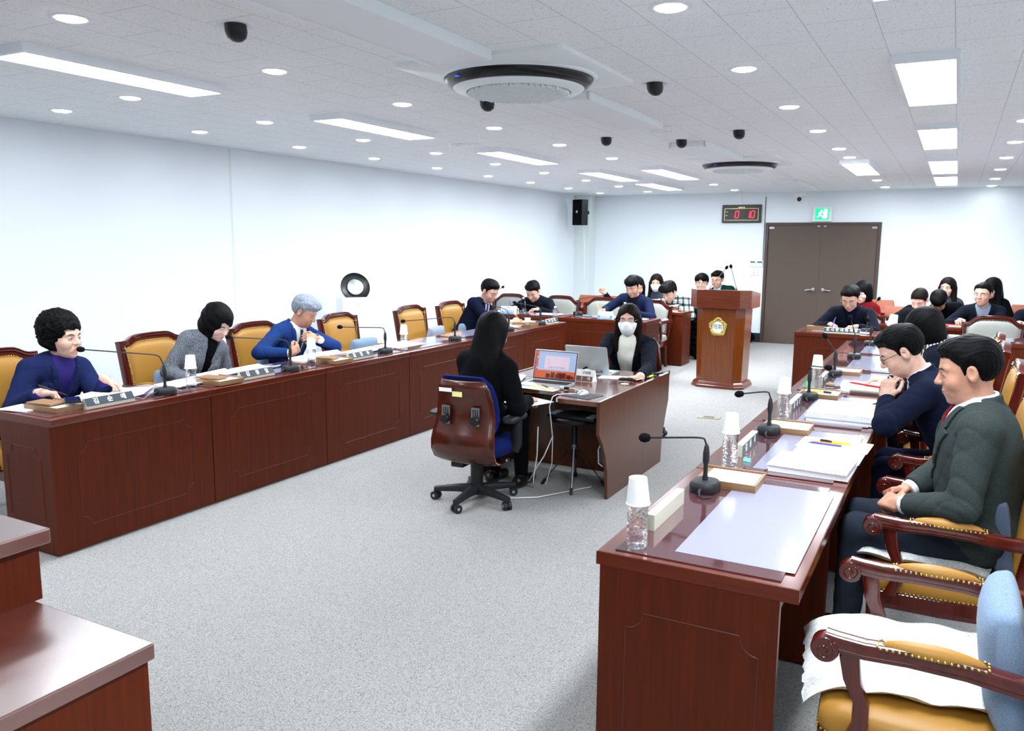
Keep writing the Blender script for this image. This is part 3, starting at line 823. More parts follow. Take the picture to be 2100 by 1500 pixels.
M_CARPET = mat('grey loop carpet', (176, 176, 170), 0.95, spec=0.1, sheen=0.2)
def _carpet(m):
    t, n, l, b = nodes(m)
    v = coords(m, (1, 1, 1), rot=(0, 0, .35)); v2 = coords(m, (230, 150, 1), rot=(0, 0, .9))
    a = noise(m, v2, 1.0, 2, 0.7, 0.8)
    vo = n.new('ShaderNodeTexVoronoi'); vo.inputs['Scale'].default_value = 190; l.new(v, vo.inputs['Vector'])
    mu = n.new('ShaderNodeMath'); mu.operation = 'MULTIPLY'; l.new(a, mu.inputs[0]); 
    ad = n.new('ShaderNodeMath'); ad.operation = 'SUBTRACT'; ad.inputs[0].default_value = 1.25; l.new(vo.outputs['Distance'], ad.inputs[1]); l.new(ad.outputs[0], mu.inputs[1])
    l.new(ramp(m, mu.outputs[0], [(0.15, (118, 117, 114)), (0.45, (160, 159, 157)), (0.75, (194, 193, 191))]), b.inputs['Base Color'])
    bump(m, mu.outputs[0], 0.7, 0.004)
_carpet(M_CARPET)
M_PILLAR = mat('pillar paint', (222, 230, 228), 0.7); M_BASE = mat('dark skirting', (30, 34, 44), 0.5)
M_DOOR = mat('brown steel door', (88, 74, 66), 0.5, spec=0.4)
bump(M_DOOR, noise(M_DOOR, coords(M_DOOR), 300, 2), 0.1, 0.0008)
M_DOORF = mat('brown door frame', (74, 58, 52), 0.45)

def struct(name, mb, m, **k): o = mb.build(name, m, **k); o['kind'] = 'structure'; return o
struct('floor', MB().box(XL-.1, XR+.1, YF-.1, YB+.1, -.1, 0), M_CARPET)
struct('ceiling', MB().box(XL-.1, XR+.1, YF-.1, YB+.1, ZC, ZC+.1), M_CEIL)
struct('wall_left', MB().box(XL-.15, XL, YF, YB, 0, ZC), M_WALL)
struct('wall_right', MB().box(XR, XR+.15, YF, YB, 0, ZC), M_WALL)
struct('wall_front', MB().box(XL, XR, YF-.15, YF, 0, ZC), M_WALL)
DX0, DX1, DH = -2.945, -1.11, 2.08
struct('wall_back', MB().box(XL, DX0, YB, YB+.15, 0, ZC).box(DX1, XR, YB, YB+.15, 0, ZC).box(DX0, DX1, YB, YB+.15, DH, ZC), M_WALL)
struct('trim_1', MB().box(XL, -6.12, YB-.30, YB, 0, ZC), M_PILLAR, bevel=.004)   # corner pillar
struct('baseboard_left', MB().box(XL, XL+.012, YF, YB-.3, 0, .09), M_BASE)
struct('baseboard_back', MB().box(-6.12, DX0, YB-.012, YB, 0, .16).box(DX1, XR, YB-.012, YB, 0, .16), M_BASE)
struct('trim_2', MB().box(XL, XL+.0015, 5.95, 5.975, 0, ZC).box(XL, XL+.004, 1.0, 1.01, 0, ZC), M_PILLAR)   # panel seams on the left wall
struct('trim_3', MB().box(-3.41, -3.385, YB-.02, YB, 2.39, ZC), M_WHITEP)   # cable duct above the clock
struct('trim_4', MB().box(-2.972, -2.962, YB-.012, YB, 1.35, 2.52), M_DOORF)
# double door
fr = MB().box(DX0, DX0+.05, YB-.03, YB+.1, 0, DH).box(DX1-.05, DX1, YB-.03, YB+.1, 0, DH).box(DX0+.05, DX1-.05, YB-.03, YB+.1, DH-.045, DH)
struct('trim_5', fr, M_DOORF, bevel=.004)
xm = (DX0+DX1)/2
for k, (a, b_, s_) in enumerate(((DX0+.052, xm-.003, 1), (xm+.003, DX1-.052, -1))):
    d = MB().box(a, b_, YB-.005, YB+.035, .006, DH-.048)
    do = struct('door_%d' % (k+1), d, M_DOOR, bevel=.003)
    hx = xm-s_*.075
    h = MB().xf((hx, YB-.006, .955)).lathe([(.001, -.022), (.030, -.020), (.033, -.004), (.033, 0)], 20, axis='y')
    h.tube([(0, -.018, 0), (0, -.055, 0), (-s_*.02, -.062, .002), (-s_*.07, -.062, -.002), (-s_*.125, -.058, -.012)], [.011, .011, .0115, .0105, .008], 10)
    h.build('door_handle', M_CHROME, do, smooth=50)
    cx = a+.05 if s_ == 1 else b_-.05
    MB().box(cx-.04, cx+.04, YB-.010, YB-.004, DH-.105, DH-.07).build('hinge_plate', M_STEEL, do)
    MB().box(xm-s_*.05-.02, xm-s_*.05+.02, YB-.010, YB-.004, DH-.075, DH-.05).build('top_bolt', M_STEEL, do)

# ------------------------------------------------------------ ceiling fittings
M_DIFF = mat('lit diffuser', (255, 255, 255), 0.5, emit=(235, 246, 255), es=PANEL_E*0.55)
M_LAMPF = mat('white lamp frame', (240, 244, 248), 0.5)
M_DOWN = mat('lit downlight lens', (255, 255, 255), 0.5, emit=(240, 248, 255), es=DOWN_E)
def panel_light(x, y0, y1, label, w_=.26):
    e = empty('ceiling_panel_light', (x, (y0+y1)/2, ZC)); tag(e, label, 'ceiling light', 'rectangular ceiling panel lights')
    L = y1-y0; q = MB()
    o, i = rrect(w_+.045, L+.045, .004, 1), rrect(w_, L, .003, 1)
    q.loft([[(a, b_, 0) for a, b_ in o], [(a, b_, -.045) for a, b_ in o], [(a, b_, -.045) for a, b_ in i], [(a, b_, -.03) for a, b_ in i]], cap=False)
    q.build('frame', M_LAMPF, e)
    MB().box(-w_/2, w_/2, -L/2, L/2, -.040, -.030).build('diffuser', M_DIFF, e)
    li = bpy.data.lights.new('panel_lamp', 'AREA'); li.shape = 'RECTANGLE'; li.size = w_; li.size_y = L
    li.energy = PANEL_E*L/1.3; li.color = LAMP_COL
    lo_ = bpy.data.objects.new('panel_lamp', li); COL.objects.link(lo_); lo_.parent = e; lo_.location = (0, 0, -.046)
    return e
for k, (y0, y1, d) in enumerate([(-.6, .7, 'behind the camera'), (1.95, 3.34, 'cut by the top edge of the photo'), (4.5, 5.84, 'largest one seen whole'), (7.05, 8.44, 'second seen whole from the camera'), (9.66, 11.26, 'third seen whole from the camera'), (11.8, 13.38, 'nearest the back wall')]):
    panel_light(-.205, y0, y1, 'bright panel light, right-hand ceiling column, '+d)
for k, (y0, y1, d) in enumerate([(-.2, 1.1, 'behind the camera'), (2.43, 3.61, 'long one cut by the left edge'), (4.7, 5.89, 'second from the left edge'), (7.02, 8.33, 'third from the left edge'), (9.5, 10.94, 'fourth from the left edge'), (11.5, 12.98, 'last before the back wall')]):
    panel_light(-4.07, y0, y1, 'bright panel light, left ceiling column, '+d)
panel_light(-3.24, 9.42, 11.0, 'bright panel light right of the left column beside it')
panel_light(-1.04, 9.58, 11.12, 'short-looking panel light below a downlight, above the double door')
panel_light(2.6, 4.5, 5.8, 'panel light over the right side of the room, outside the photo'); panel_light(2.6, 8, 9.3, 'panel light far right outside the photo'); panel_light(2.6, .5, 1.8, 'panel light near right outside the photo')
dl = empty('downlight'); 
MB().lathe([(.058, -.002), (.082, -.003), (.086, 0)], 28, cap=False).build('trim_ring', M_LAMPF, dl, smooth=60)
MB().lathe([(.0005, -.010), (.045, -.009), (.060, -.004), (.062, 0)], 24).build('lens', M_DOWN, dl, smooth=60)
rows = {'beside the left wall': (-5.72, [2.5, 3.77, 4.99, 6.19, 7.36, 8.6, 9.86, 11.13, 12.5, 13.86]), 'second row from the left wall': (-4.80, [2.4, 3.64, 4.82, 6.02, 7.2, 8.44, 9.72, 11.08, 12.4, 13.78]),
        'third row from the left wall': (-3.34, [1.1, 2.27, 3.44, 4.61, 5.85, 7.08, 8.4, 9.73, 12.58, 13.92]), 'row left of the right-hand panels': (-1.06, [1.9, 3.24, 4.5, 5.82, 7.1, 8.45, 9.3, 12.6, 14.06]), 'row right of the right-hand panels': (.37, [2.9, 4.3, 5.7, 7.15, 8.54, 9.96, 11.4, 12.9, 14.32])}
ords = ['first', 'second', 'third', 'fourth', 'fifth', 'sixth', 'seventh', 'eighth', 'ninth', 'tenth']
first = True
for nm, (x, ys) in rows.items():
    for k, y in enumerate(ys):
        o = dl if first else copy_tree(dl); first = False
        o.location = (x, y, ZC); tag(o, 'round recessed downlight, %s, %s from camera' % (nm, ords[k]), 'ceiling light', 'round recessed downlights')
# black spot heads
sp = empty('spot_lamp')
MB().lathe([(.05, -.001), (.078, -.004), (.08, 0)], 24).build('white_ring', M_LAMPF, sp, smooth=60)
b_ = MB().lathe([(.046, .0), (.047, -.03), (.040, -.052), (.022, -.066), (.002, -.070)], 20)
b_.v = [(x, y+(-z)*.25, z) for x, y, z in b_.v]
b_.build('lamp_head', M_BLACKP, sp, smooth=60)
for k, (x, y, rz, d) in enumerate([(-2.79, 2.65, .4, 'nearest the camera, left of the white duct'), (-2.75, 4.72, .2, 'below the big air conditioner'), (-1.60, 4.65, -.3, 'right of the big air conditioner'), (-2.75, 6.77, .1, 'left of the round air vent'), (-2.21, 7.19, .0, 'at the near end of the far white duct'), (-1.62, 6.8, -.2, 'above the far air conditioner, right')]):
    o = sp if k == 0 else copy_tree(sp); o.location = (x, y, ZC); o.rotation_euler = (0, 0, rz)
    tag(o, 'small black swivel spot lamp, '+d, 'spot lamp', 'black swivel spot lamps')
# round cassette air conditioners
M_ACW = mat('air conditioner white', (240, 246, 247), 0.4); M_ACB = mat('air conditioner black ring', (8, 10, 15), 0.3)
M_GRILLE = mat('grille recess', (120, 132, 132), 0.7)
def aircon(x, y, label):
    e = empty('round_air_conditioner', (x, y, ZC)); tag(e, label, 'air conditioner', 'round cassette air conditioners')
    p = MB(); o = rrect(.96, .98, .03, 3); c = [(.40*math.cos(math.atan2(b_, a)), .40*math.sin(math.atan2(b_, a))) for a, b_ in o]
    p.loft([[(a, b_, 0) for a, b_ in o], [(a, b_, -.018) for a, b_ in o], [(a*.97, b_*.97, -.026) for a, b_ in o], [(a, b_, -.042) for a, b_ in c]], cap=False)
    p.build('ceiling_panel', M_ACW, e, smooth=30)
    MB().lathe([(.425, -.026), (.420, -.040), (.405, -.044), (.398, -.036)], 64, cap=False).build('outer_rim', M_ACW, e, smooth=50)
    MB().lathe([(.402, -.034), (.398, -.050), (.384, -.074), (.366, -.086), (.35, -.088)], 64, cap=False).build('black_ring', M_ACB, e, smooth=50)
    d = MB().lathe([(.352, -.084), (.356, -.090), (.346, -.098), (.285, -.110), (.281, -.102), (.001, -.110)], 64, cap=False)
    dd = d.build('centre_disc', M_ACW, e, smooth=50)
    g = MB().lathe([(.281, -.104), (.001, -.112)], 48, cap=False); g.build('grille_back', M_GRILLE, dd)
    g = MB()
    for k in range(-12, 13):
        t = k*.022; hw = math.sqrt(max(0, .275**2-t*t))
        g.box(t-.0022, t+.0022, -hw, hw, -.122, -.108)
        g.box(-hw, hw, t-.0045, t+.0045, -.119, -.108)
    g.build('grille', M_ACW, dd)
    s_ = MB().lathe([(.001, -.062), (.012, -.061), (.015, -.056)], 16, c=(-.17, -.352, -.008)); s_.build('sensor', mat('sensor blue', (30, 50, 160), .2, emit=(40, 80, 255), es=.6), e)
aircon(-2.16, 4.05, 'large white round air conditioner with black ring, near one'); aircon(-2.17, 9.22, 'far white round air conditioner with black ring near the door')
for k, (y0, y1, d) in enumerate([(.6, 3.52, 'running out of the top of the photo'), (4.72, 6.12, 'between big air conditioner and air vent'), (7.34, 8.74, 'in front of the far air conditioner'), (9.95, 11.6, 'just past the far air conditioner'), (12.0, 13.85, 'last one before the door')]):
    q = MB().box(-.16, .16, 0, y1-y0, -.045, 0)
    o = q.build('ceiling_duct_cover', M_LAMPF, bevel=.004); o.location = (-2.2, y0, ZC); tag(o, 'flat white duct cover on the ceiling, '+d, 'duct cover', 'white ceiling duct covers')
    MB().box(-.175, -.15, 0, y1-y0, -.052, 0).box(.15, .175, 0, y1-y0, -.052, 0).build('side_rail', M_ACW, o, bevel=.003)
# square diffuser with round vent
e = empty('air_vent', (-2.17, 6.45, ZC)); tag(e, 'small square ceiling air vent with a round grille', 'air vent')
o_ = rrect(.30, .28, .01, 2); c_ = [(.115*math.cos(math.atan2(b2, a)), .115*math.sin(math.atan2(b2, a))) for a, b2 in o_]
MB().loft([[(a, b2, 0) for a, b2 in o_], [(a, b2, -.012) for a, b2 in o_], [(a, b2, -.014) for a, b2 in c_], [(a*.9, b2*.9, -.002) for a, b2 in c_]]).build('frame', M_ACW, e, smooth=40)
MB().lathe([(.10, -.008), (.085, -.024), (.075, -.022), (.07, -.010)], 32, cap=False).lathe([(.05, -.012), (.04, -.026), (.001, -.022)], 24, cap=False).build('ring', M_ACW, e, smooth=50)
o = MB().lathe([(.001, -.03), (.045, -.028), (.052, -.010), (.055, 0)], 24).build('smoke_detector', M_ACW, smooth=50); o.location = (-4.19, 6.6, ZC); tag(o, 'round white smoke detector near the second left panel light', 'smoke detector')
MB().tube([(.05, 0, -.005), (.13, .02, -.012), (.22, .08, -.004)], .006, 6).build('cable', M_ACW, o)
o = MB().lathe([(.001, -.014), (.06, -.013), (.10, -.006), (.11, 0)], 32).build('ceiling_speaker', M_ACW, smooth=50); o.location = (-.20, 6.55, ZC); tag(o, 'flat round white ceiling speaker between two right panel lights', 'ceiling speaker')

# ------------------------------------------------------------ back wall fittings
e = empty('wall_speaker', (-6.10, 13.86, 2.26)); tag(e, 'black box loudspeaker hung at the corner pillar', 'speaker'); e.rotation_euler = (0, 0, R(-20))
MB().box(-.12, .12, -.08, .08, -.23, .23).build('cabinet', M_BLACKM, e, bevel=.006)
MB().box(-.112, .112, -.088, -.08, -.222, .222).build('grille', M_FOAM, e, bevel=.003)
lg = MB().prism(rrect(.04, .04, .01, 3, 0, .01), -.092, -.088, 'xz'); lg.build('logo', M_WHITE, e)
lg = MB().prism(rrect(.018, .018, .004, 3, 0, .01), -.094, -.092, 'xz'); lg.build('logo_centre', M_BLACKM, e)
MB().box(-.02, .02, .08, .22, -.03, .03).build('bracket', M_BLACKM, e)
MB().tube([(0, .09, -.2), (.0, .13, -.6), (.0, .14, -1.2)], .006, 6).build('cable', M_WHITEP, e)
# LED clock
e = empty('led_clock', (-3.365, YB-.03, 2.235)); tag(e, 'black digital wall clock with red LED figures', 'clock')
MB().box(-.335, .335, -.02, .028, -.155, .155).build('case', M_BLACKP, e, bevel=.004)
fr_ = MB(); 
for (a, b2, c, d) in ((-.29, .29, .088, .092), (-.29, .29, -.112, -.108), (-.292, -.288, -.112, .092), (.288, .292, -.112, .092)): fr_.box(a, b2, -.0215, -.0195, c, d)
fr_.build('gold_border', M_BRASS, e)
M_LED = mat('red LED', (255, 30, 40), 0.4, emit=(255, 20, 40), es=3.2); M_LEDO = mat('dim LED', (60, 6, 10), 0.4)
SEG = {'0': 'abcdef', '1': 'bc', ':': ''}
def digit(x, ch, h=.115, w_=.058):
    on, off = MB(), MB(); t = .011
    segs = {'a': (0, h/2, w_-t, 0), 'd': (0, -h/2, w_-t, 0), 'g': (0, 0, w_-t, 0), 'b': (w_/2, h/4, 0, h/2-t), 'c': (w_/2, -h/4, 0, h/2-t), 'f': (-w_/2, h/4, 0, h/2-t), 'e': (-w_/2, -h/4, 0, h/2-t)}
    for k, (cx, cz, lx, lz) in segs.items():
        q = on if k in SEG.get(ch, '') else off
        sh_ = .12
        x0, x1 = (cx-lx/2, cx+lx/2) if lx else (cx-t/2, cx+t/2); z0, z1 = (cz-lz/2, cz+lz/2) if lz else (cz-t/2, cz+t/2)
        v_ = [(x+xx+sh_*zz, yy, zz-.012) for zz in (z0, z1) for yy in (-.0225, -.0200) for xx in (x0, x1)]
        q.add(v_, [(0, 2, 3, 1), (4, 5, 7, 6), (0, 1, 5, 4), (2, 6, 7, 3), (0, 4, 6, 2), (1, 3, 7, 5)])
    if on.v: on.build('lit_segments', M_LED, e)
    if off.v: off.build('unlit_segments', M_LEDO, e)
digit(-.165, ' '); digit(-.075, '0'); digit(.065, ' '); digit(.115, '1'); digit(.195, '0')
T4 = lambda x, y, z: Matrix.Translation((x, y, z)) @ Matrix.Rotation(R(90), 4, 'X')
text_mesh('brand_text', 'UNIAOS', .032, M_BRASS, e, M=T4(0, -.0215, .108)); text_mesh('am_text', '오전', .022, M_WHITE, e, M=T4(-.255, -.0215, .03)); text_mesh('pm_text', '오후', .022, M_WHITE, e, M=T4(-.255, -.0215, -.03))
# exit sign
e = empty('exit_sign', (-2.03, YB-.04, 2.215)); tag(e, 'lit green emergency exit sign above the double door', 'exit sign')
MB().box(-.15, .15, -.02, .04, -.12, .12).build('housing', M_WHITEP, e, bevel=.006)
M_EXG = mat('exit green lit', (20, 190, 130), 0.4, emit=(20, 200, 130), es=0.8); M_EXW = mat('exit white lit', (240, 255, 248), 0.4, emit=(225, 255, 240), es=1.2)
MB().box(-.11, .11, -.0225, -.02, -.095, .095).build('green_face', M_EXG, e)
x_ = MB(); yy = -.026
x_.box(.022, .082, yy, yy+.003, -.07, .078); x_.lathe([(.001, -.001), (.016, 0), (.016, .003)], 14, c=(-.012, yy, .052), axis='y')
for pts, r_ in (([(-.02, .03), (-.03, -.01)], .013), ([(-.03, -.01), (.0, -.03), (.012, -.068)], .009), ([(-.032, -.01), (-.05, -.035), (-.08, -.05)], .009), ([(-.022, .03), (.012, .02), (.03, .035)], .006), ([(-.022, .03), (-.05, .018), (-.055, -.005)], .006)):
    x_.tube([(a, yy+.001, b2) for a, b2 in pts], r_, 8, flat=(1, .25) if False else None)
x_.build('running_figure', M_EXW, e)
# dome camera
e = empty('ceiling_camera', (-2.35, 14.30, ZC)); e.scale = (1.3, 1.3, 1.3); tag(e, 'white pan-tilt camera hanging from ceiling near back wall', 'camera')
MB().box(-.07, .07, -.06, .06, -.035, 0).build('mount', M_WHITEP, e, bevel=.006)
MB().box(-.062, .062, -.05, .05, -.085, -.035).build('yoke', M_WHITEP, e, bevel=.008)
MB().lathe([(.001, -.058), (.040, -.055), (.046, -.03), (.046, .04), (.03, .05)], 20, c=(0, 0, -.115), axis='y').build('camera_body', M_WHITEP, e, smooth=50)
MB().lathe([(.001, -.060), (.027, -.060), (.029, -.050)], 18, c=(0, 0, -.118), axis='y').build('lens', M_BLACKP, e)
# thermostats and switches
for k, (x, z, w_, h_, nm, lb, ct) in enumerate(((-3.135, 1.375, .105, .115, 'thermostat', 'white thermostat with green display, left one beside the door', 'thermostat'), (-3.015, 1.375, .105, .115, 'thermostat', 'white thermostat with green display, right one beside the door', 'thermostat'), (-3.14, 1.225, .062, .11, 'light_switch', 'white light switch under the thermostats, left one', 'switch'), (-3.065, 1.225, .062, .11, 'light_switch', 'white light switch under the thermostats, right one', 'switch'))):
    o = MB().box(-w_/2, w_/2, -.018, 0, -h_/2, h_/2).build(nm, M_WHITEP, bevel=.004); o.location = (x, YB, z); tag(o, lb, ct, 'thermostats' if k < 2 else 'light switches')
    if k < 2: MB().box(-.04, .04, -.0195, -.018, .012, .042).build('display', mat('lcd', (86, 122, 108), .2), o)
    else: MB().box(-.02, .02, -.022, -.018, -.025, .03).build('rocker', M_WHITEP, o, bevel=.002)
# floor outlet plate
o = MB().box(-.11, .11, -.06, .06, 0, .006).build('floor_outlet', mat('dull brass plate', (150, 146, 118), .5, .3), bevel=.002); o.location = (-2.03, 7.86, 0); o.rotation_euler = (0, 0, .1); tag(o, 'small brass outlet plate set in the carpet before the podium', 'floor outlet')
MB().box(-.05, .05, -.03, .03, .006, .008).build('lid', M_STEEL, o)
# ------------------------------------------------------------ desks
TOP = 0.755
def groove(mb, pts, r=.0022):
    mb.tube(pts, r, 5)
def panel_groove(mb, W_, z0, z1, put, c=.055):
    """ogee-cornered inset line, put(u,z)->xyz"""
    u0, u1 = -W_/2, W_/2
    def arc(cx, cz, a0, a1): return [(cx+c*math.cos(R(a0+(a1-a0)*k/6)), cz+c*math.sin(R(a0+(a1-a0)*k/6))) for k in range(7)]
    pts = arc(u0, z1, -90, 0)+arc(u1, z1, 180, 270)+arc(u1, z0, 90, 180)+arc(u0, z0, 0, 90)
    pts.append(pts[0])
    groove(mb, [put(u, z) for u, z in pts], .0021)
def desk_unit(name, label, x0, x1, y0, y1, front, group, glass=True, ends=(False, False), h=TOP, lip=.055, back_open=True, inset=None):
    """front: '+x','-x','-y' = side that shows the modesty panel to the room"""
    cx, cy = (x0+x1)/2, (y0+y1)/2
    e = empty(name, (cx, cy, 0)); tag(e, label, 'desk', group)
    a, b_, c, d = x0-cx, x1-cx, y0-cy, y1-cy
    ov = .012
    axis = 'y' if front in ('+x', '-x') else 'x'
    wt = M_WOODT if axis == 'y' else M_WOODX
    MB().box(a, b_, c, d, h-.042, h).build('worktop', wt, e, bevel=.004)
    # body: front panel and two side panels, open towards the sitter
    if front == '+x':
        MB().box(b_-.035, b_-ov, c+.001, d-.001, .012, h-.042).build('front_panel', M_WOODV, e)
        sides = [(a+.05, b_-.035, c+.001, c+.026), (a+.05, b_-.035, d-.026, d-.001)]
        g = MB(); panel_groove(g, (d-c)-.30, .13, h-.16, lambda u, z: (b_-ov+.0003, u, z)); g.build('panel_groove', M_GROOVE, e)
    elif front == '-x':
        MB().box(a+ov, a+.035, c+.001, d-.001, .012, h-.042).build('front_panel', M_WOODV, e)
        sides = [(a+.035, b_-.05, c+.001, c+.026), (a+.035, b_-.05, d-.026, d-.001)]
    else:
        MB().box(a+.001, b_-.001, c+ov, c+.035, .012, h-.042).build('front_panel', M_WOODV, e)
        sides = [(a+.001, a+.026, c+.035, d-.05), (b_-.026, b_-.001, c+.035, d-.05)]
        g = MB(); panel_groove(g, (b_-a)-.30, .13, h-.16, lambda u, z: (u, c+ov-.0003, z)); g.build('panel_groove', M_GROOVE, e)
    for s_ in sides: MB().box(*s_, .012, h-.042).build('side_panel', M_WOODV, e)
    if front in ('+x', '-x') :
        for k, yy in ((0, c+.001), (1, d-.001)):
            if ends[k]:
                g = MB(); panel_groove(g, (b_-a)-.20, .13, h-.17, lambda u, z: (u, yy+(-.0003 if k == 0 else .0003), z)); g.build('panel_groove', M_GROOVE, e)
                t = MB().box(a, b_, *((c-.0015, c) if k == 0 else (d, d+.0015)), h-.042, h-.001); t.build('edge_band', M_WOODX, e)
    else:
        for k, xx in ((0, a+.001), (1, b_-.001)):
            if ends[k]:
                g = MB(); panel_groove(g, (d-c)-.22, .13, h-.17, lambda u, z: (xx+(-.0003 if k == 0 else .0003), u, z)); g.build('panel_groove', M_GROOVE, e)
    if axis == 'y':
        MB().box(a+.05, b_-.035, c+.026, d-.026, .20, .215).build('shelf', M_WOODV, e) if False else None
        MB().box((a+.06) if front == '+x' else a+.05, (b_-.05) if front == '+x' else b_-.06, c+.03, d-.03, h-.10, h-.042).build('drawer_rail', M_WOODV, e)
    if glass:
        gl = MB().box(a+lip*.9, b_-lip, c+.030, d-.030, h, h+.004)
        gl.build('glass_top', M_GLASSD, e, bevel=.001)
        if inset:
            u0, u1, v0, v1 = inset
            MB().box(u0-cx, u1-cx, v0-cy, v1-cy, h+.004, h+.0048).build('desk_mat', M_DESKMAT, e)
    return e
YL = [2.50, 3.56, 4.635, 5.71, 6.785, 7.865, 8.93]
who = ['in front of the curly-haired woman', 'where the woman in tweed sits', 'where the grey-haired man sits', 'with the empty chair by the air purifier', 'with an empty chair behind the dark-haired clerk', 'at the far end with the writing man']
for k in range(6):
    desk_unit('council_desk', 'dark red desk in the left row, '+who[k], -4.585, -4.08, YL[k], YL[k+1]-.004, '+x', 'left row of council desks', ends=(k == 0, k == 5), inset=(-4.56, -4.27, YL[k]+.10, YL[k+1]-.10))
YR = [2.22, 3.30, 4.375, 5.45, 6.525, 7.60, 8.68]
who = ['nearest the camera with an empty lilac mat', 'in front of the man in the grey-green jacket', 'in front of the man leaning on his hand', 'in front of the woman with bobbed hair', 'second last, with an unused microphone', 'last before the far right desk']
for k in range(6):
    desk_unit('council_desk', 'dark red desk in the right row, '+who[k], -.90, -.305, YR[k], YR[k+1]-.004, '-x', 'right row of council desks', ends=(k == 0, False), inset=(-.685, -.335, YR[k]+.10, YR[k+1]-.12))
# desks of the officials at the back
def bdesk(lbl, x0, x1, y0, y1, h=TOP, ends=(False, False), glass=True): return desk_unit('official_desk', lbl, x0, x1, y0, y1, '-y', 'officials desks at the back', glass=glass, ends=ends, h=h, inset=(x0+.15, x1-.15, y0+.16, y1-.06) if glass else None)
bdesk('long red-brown desk at back left, with the writing man in black', -5.62, -4.43, 9.46, 10.02)
bdesk('red-brown desk at back left under the man in a blue blazer', -4.425, -3.26, 9.46, 10.02, ends=(False, True))
bdesk('red-brown desk at back left behind the long front desk', -6.0, -4.66, 11.06, 11.5)
bdesk('red-brown desk in front of the man in the plaid shirt', -4.65, -3.28, 11.06, 11.5, ends=(False, True))
bdesk('red-brown back desk in front of the masked woman', -5.0, -3.9, 12.12, 12.5, glass=False)
bdesk('red-brown back desk in front of the man in a white hoodie', -3.895, -2.9, 12.12, 12.5, glass=False)
bdesk('red-brown desk at back right with the long white-on-black name plate', -1.50, -.72, 9.27, 9.86, ends=(True, False))
bdesk('red-brown desk with glass top behind the right row chairs', -.715, .72, 9.27, 9.86)
bdesk('red-brown desk at back right at the edge of the photo', .725, 2.0, 9.27, 9.86)
bdesk('red-brown desk at back right in front of the man with a shirt and glasses', -.10, 1.15, 10.78, 11.2)
bdesk('red-brown desk at back right in front of the man bending down', -1.0, -.105, 10.78, 11.2)
bdesk('red-brown back desk below the wall on the far right', -.9, .2, 12.1, 12.5, glass=False)
bdesk('red-brown back desk at the far right edge', .205, 1.6, 12.1, 12.5, glass=False)
desk_unit('official_desk', 'red-brown glass topped desk behind the backs of the right chairs', .62, 1.75, 8.0, 8.6, '-y', 'officials desks at the back', inset=(.7, 1.6, 8.1, 8.5)) if False else None

# rostrum corner, lower left
e = empty('rostrum', (-2.3, .2, 0)); tag(e, 'two-tier dark wooden rostrum corner at the lower left', 'rostrum')
ox, oy = -2.3, .2
MB().box(-4.2-ox, -1.585-ox, -1.2-oy, 1.16-oy, 0, .715).build('lower_body', M_WOODV, e)
MB().box(-4.2-ox, -1.573-ox, -1.2-oy, 1.172-oy, .715, .755).build('lower_top', M_ROST, e, bevel=.004)
MB().box(-4.2-ox, -2.03-ox, -1.2-oy, 1.19-oy, .755, .905).build('upper_body', M_WOODV, e)
MB().box(-4.2-ox, -2.005-ox, -1.2-oy, 1.21-oy, .905, .945).build('upper_top', M_ROST, e, bevel=.004)
g = MB(); panel_groove(g, 1.5, .12, .58, lambda u, z: (-1.5845-ox, u+.28-oy, z)); g.build('panel_groove', M_GROOVE, e)
# podium
def octo(w_, d, c): return [(-w_/2, -d/2+c), (-w_/2+c, -d/2), (w_/2-c, -d/2), (w_/2, -d/2+c), (w_/2, d/2), (-w_/2, d/2)]
e = empty('podium', (-2.405, 9.78, 0), R(-2)); e.scale = (.88, .95, 1); tag(e, 'brown wooden speaker podium with round gold council emblem', 'podium')
pm = lambda s_, w_, d, c, z, dy=0: [(x, y+dy, z) for x, y in octo(w_, d, c)]
MB().loft([pm(0, .72, .50, .10, 0), pm(0, .72, .50, .10, .028), pm(0, .70, .48, .10, .036), pm(0, .70, .48, .10, .052), pm(0, .68, .46, .095, .062), pm(0, .66, .44, .09, .075)]).build('plinth', M_PODTOP, e, bevel=.003)
MB().loft([pm(0, .62, .42, .10, .07), pm(0, .66, .44, .10, .97)]).build('column', M_PODIUM, e, bevel=.004)
tp = [(x, y) for x, y in octo(.82, .56, .12)]
MB().loft([[(x, y, .955) for x, y in tp], [(x, y, 1.12+(.05 if y < -.1 else 0)) for x, y in tp]]).build('lectern_top', M_PODTOP, e, bevel=.005)
em = empty('emblem', (0, -.222, .73)); em.parent = e; em.scale = (1.1, 1, 1)
M_GOLD = mat('gold relief', (206, 182, 100), 0.25, 1.0)
g = MB()
for k in range(5):
    a0 = R(90+72*k)
    for j in range(-3, 4):
        a = a0+R(10.3*j); rr = .118-.006*abs(j) if abs(j) < 3 else .098
        p0 = (.068*math.cos(a), .0, .068*math.sin(a)); p1 = (rr*math.cos(a), -.004, rr*math.sin(a))
        g.tube([p0, ((p0[0]+p1[0])/2, -.010, (p0[2]+p1[2])/2), p1], [.008, .012, .0085], 8)
g.build('gold_wreath', M_GOLD, em, smooth=60)
MB().lathe([(.001, -.013), (.066, -.013), (.070, -.008), (.070, 0)], 36, axis='y').build('white_disc', M_WHITEP, em, smooth=40)
MB().lathe([(.066, -.012), (.072, -.016), (.076, -.010), (.076, 0)], 36, axis='y', cap=False).build('rim', M_GOLD, em, smooth=60)
text_mesh('emblem_text', '의회', .066, M_BLACKTX, em, M=T4(0, -.0135, 0), bold=.0004)
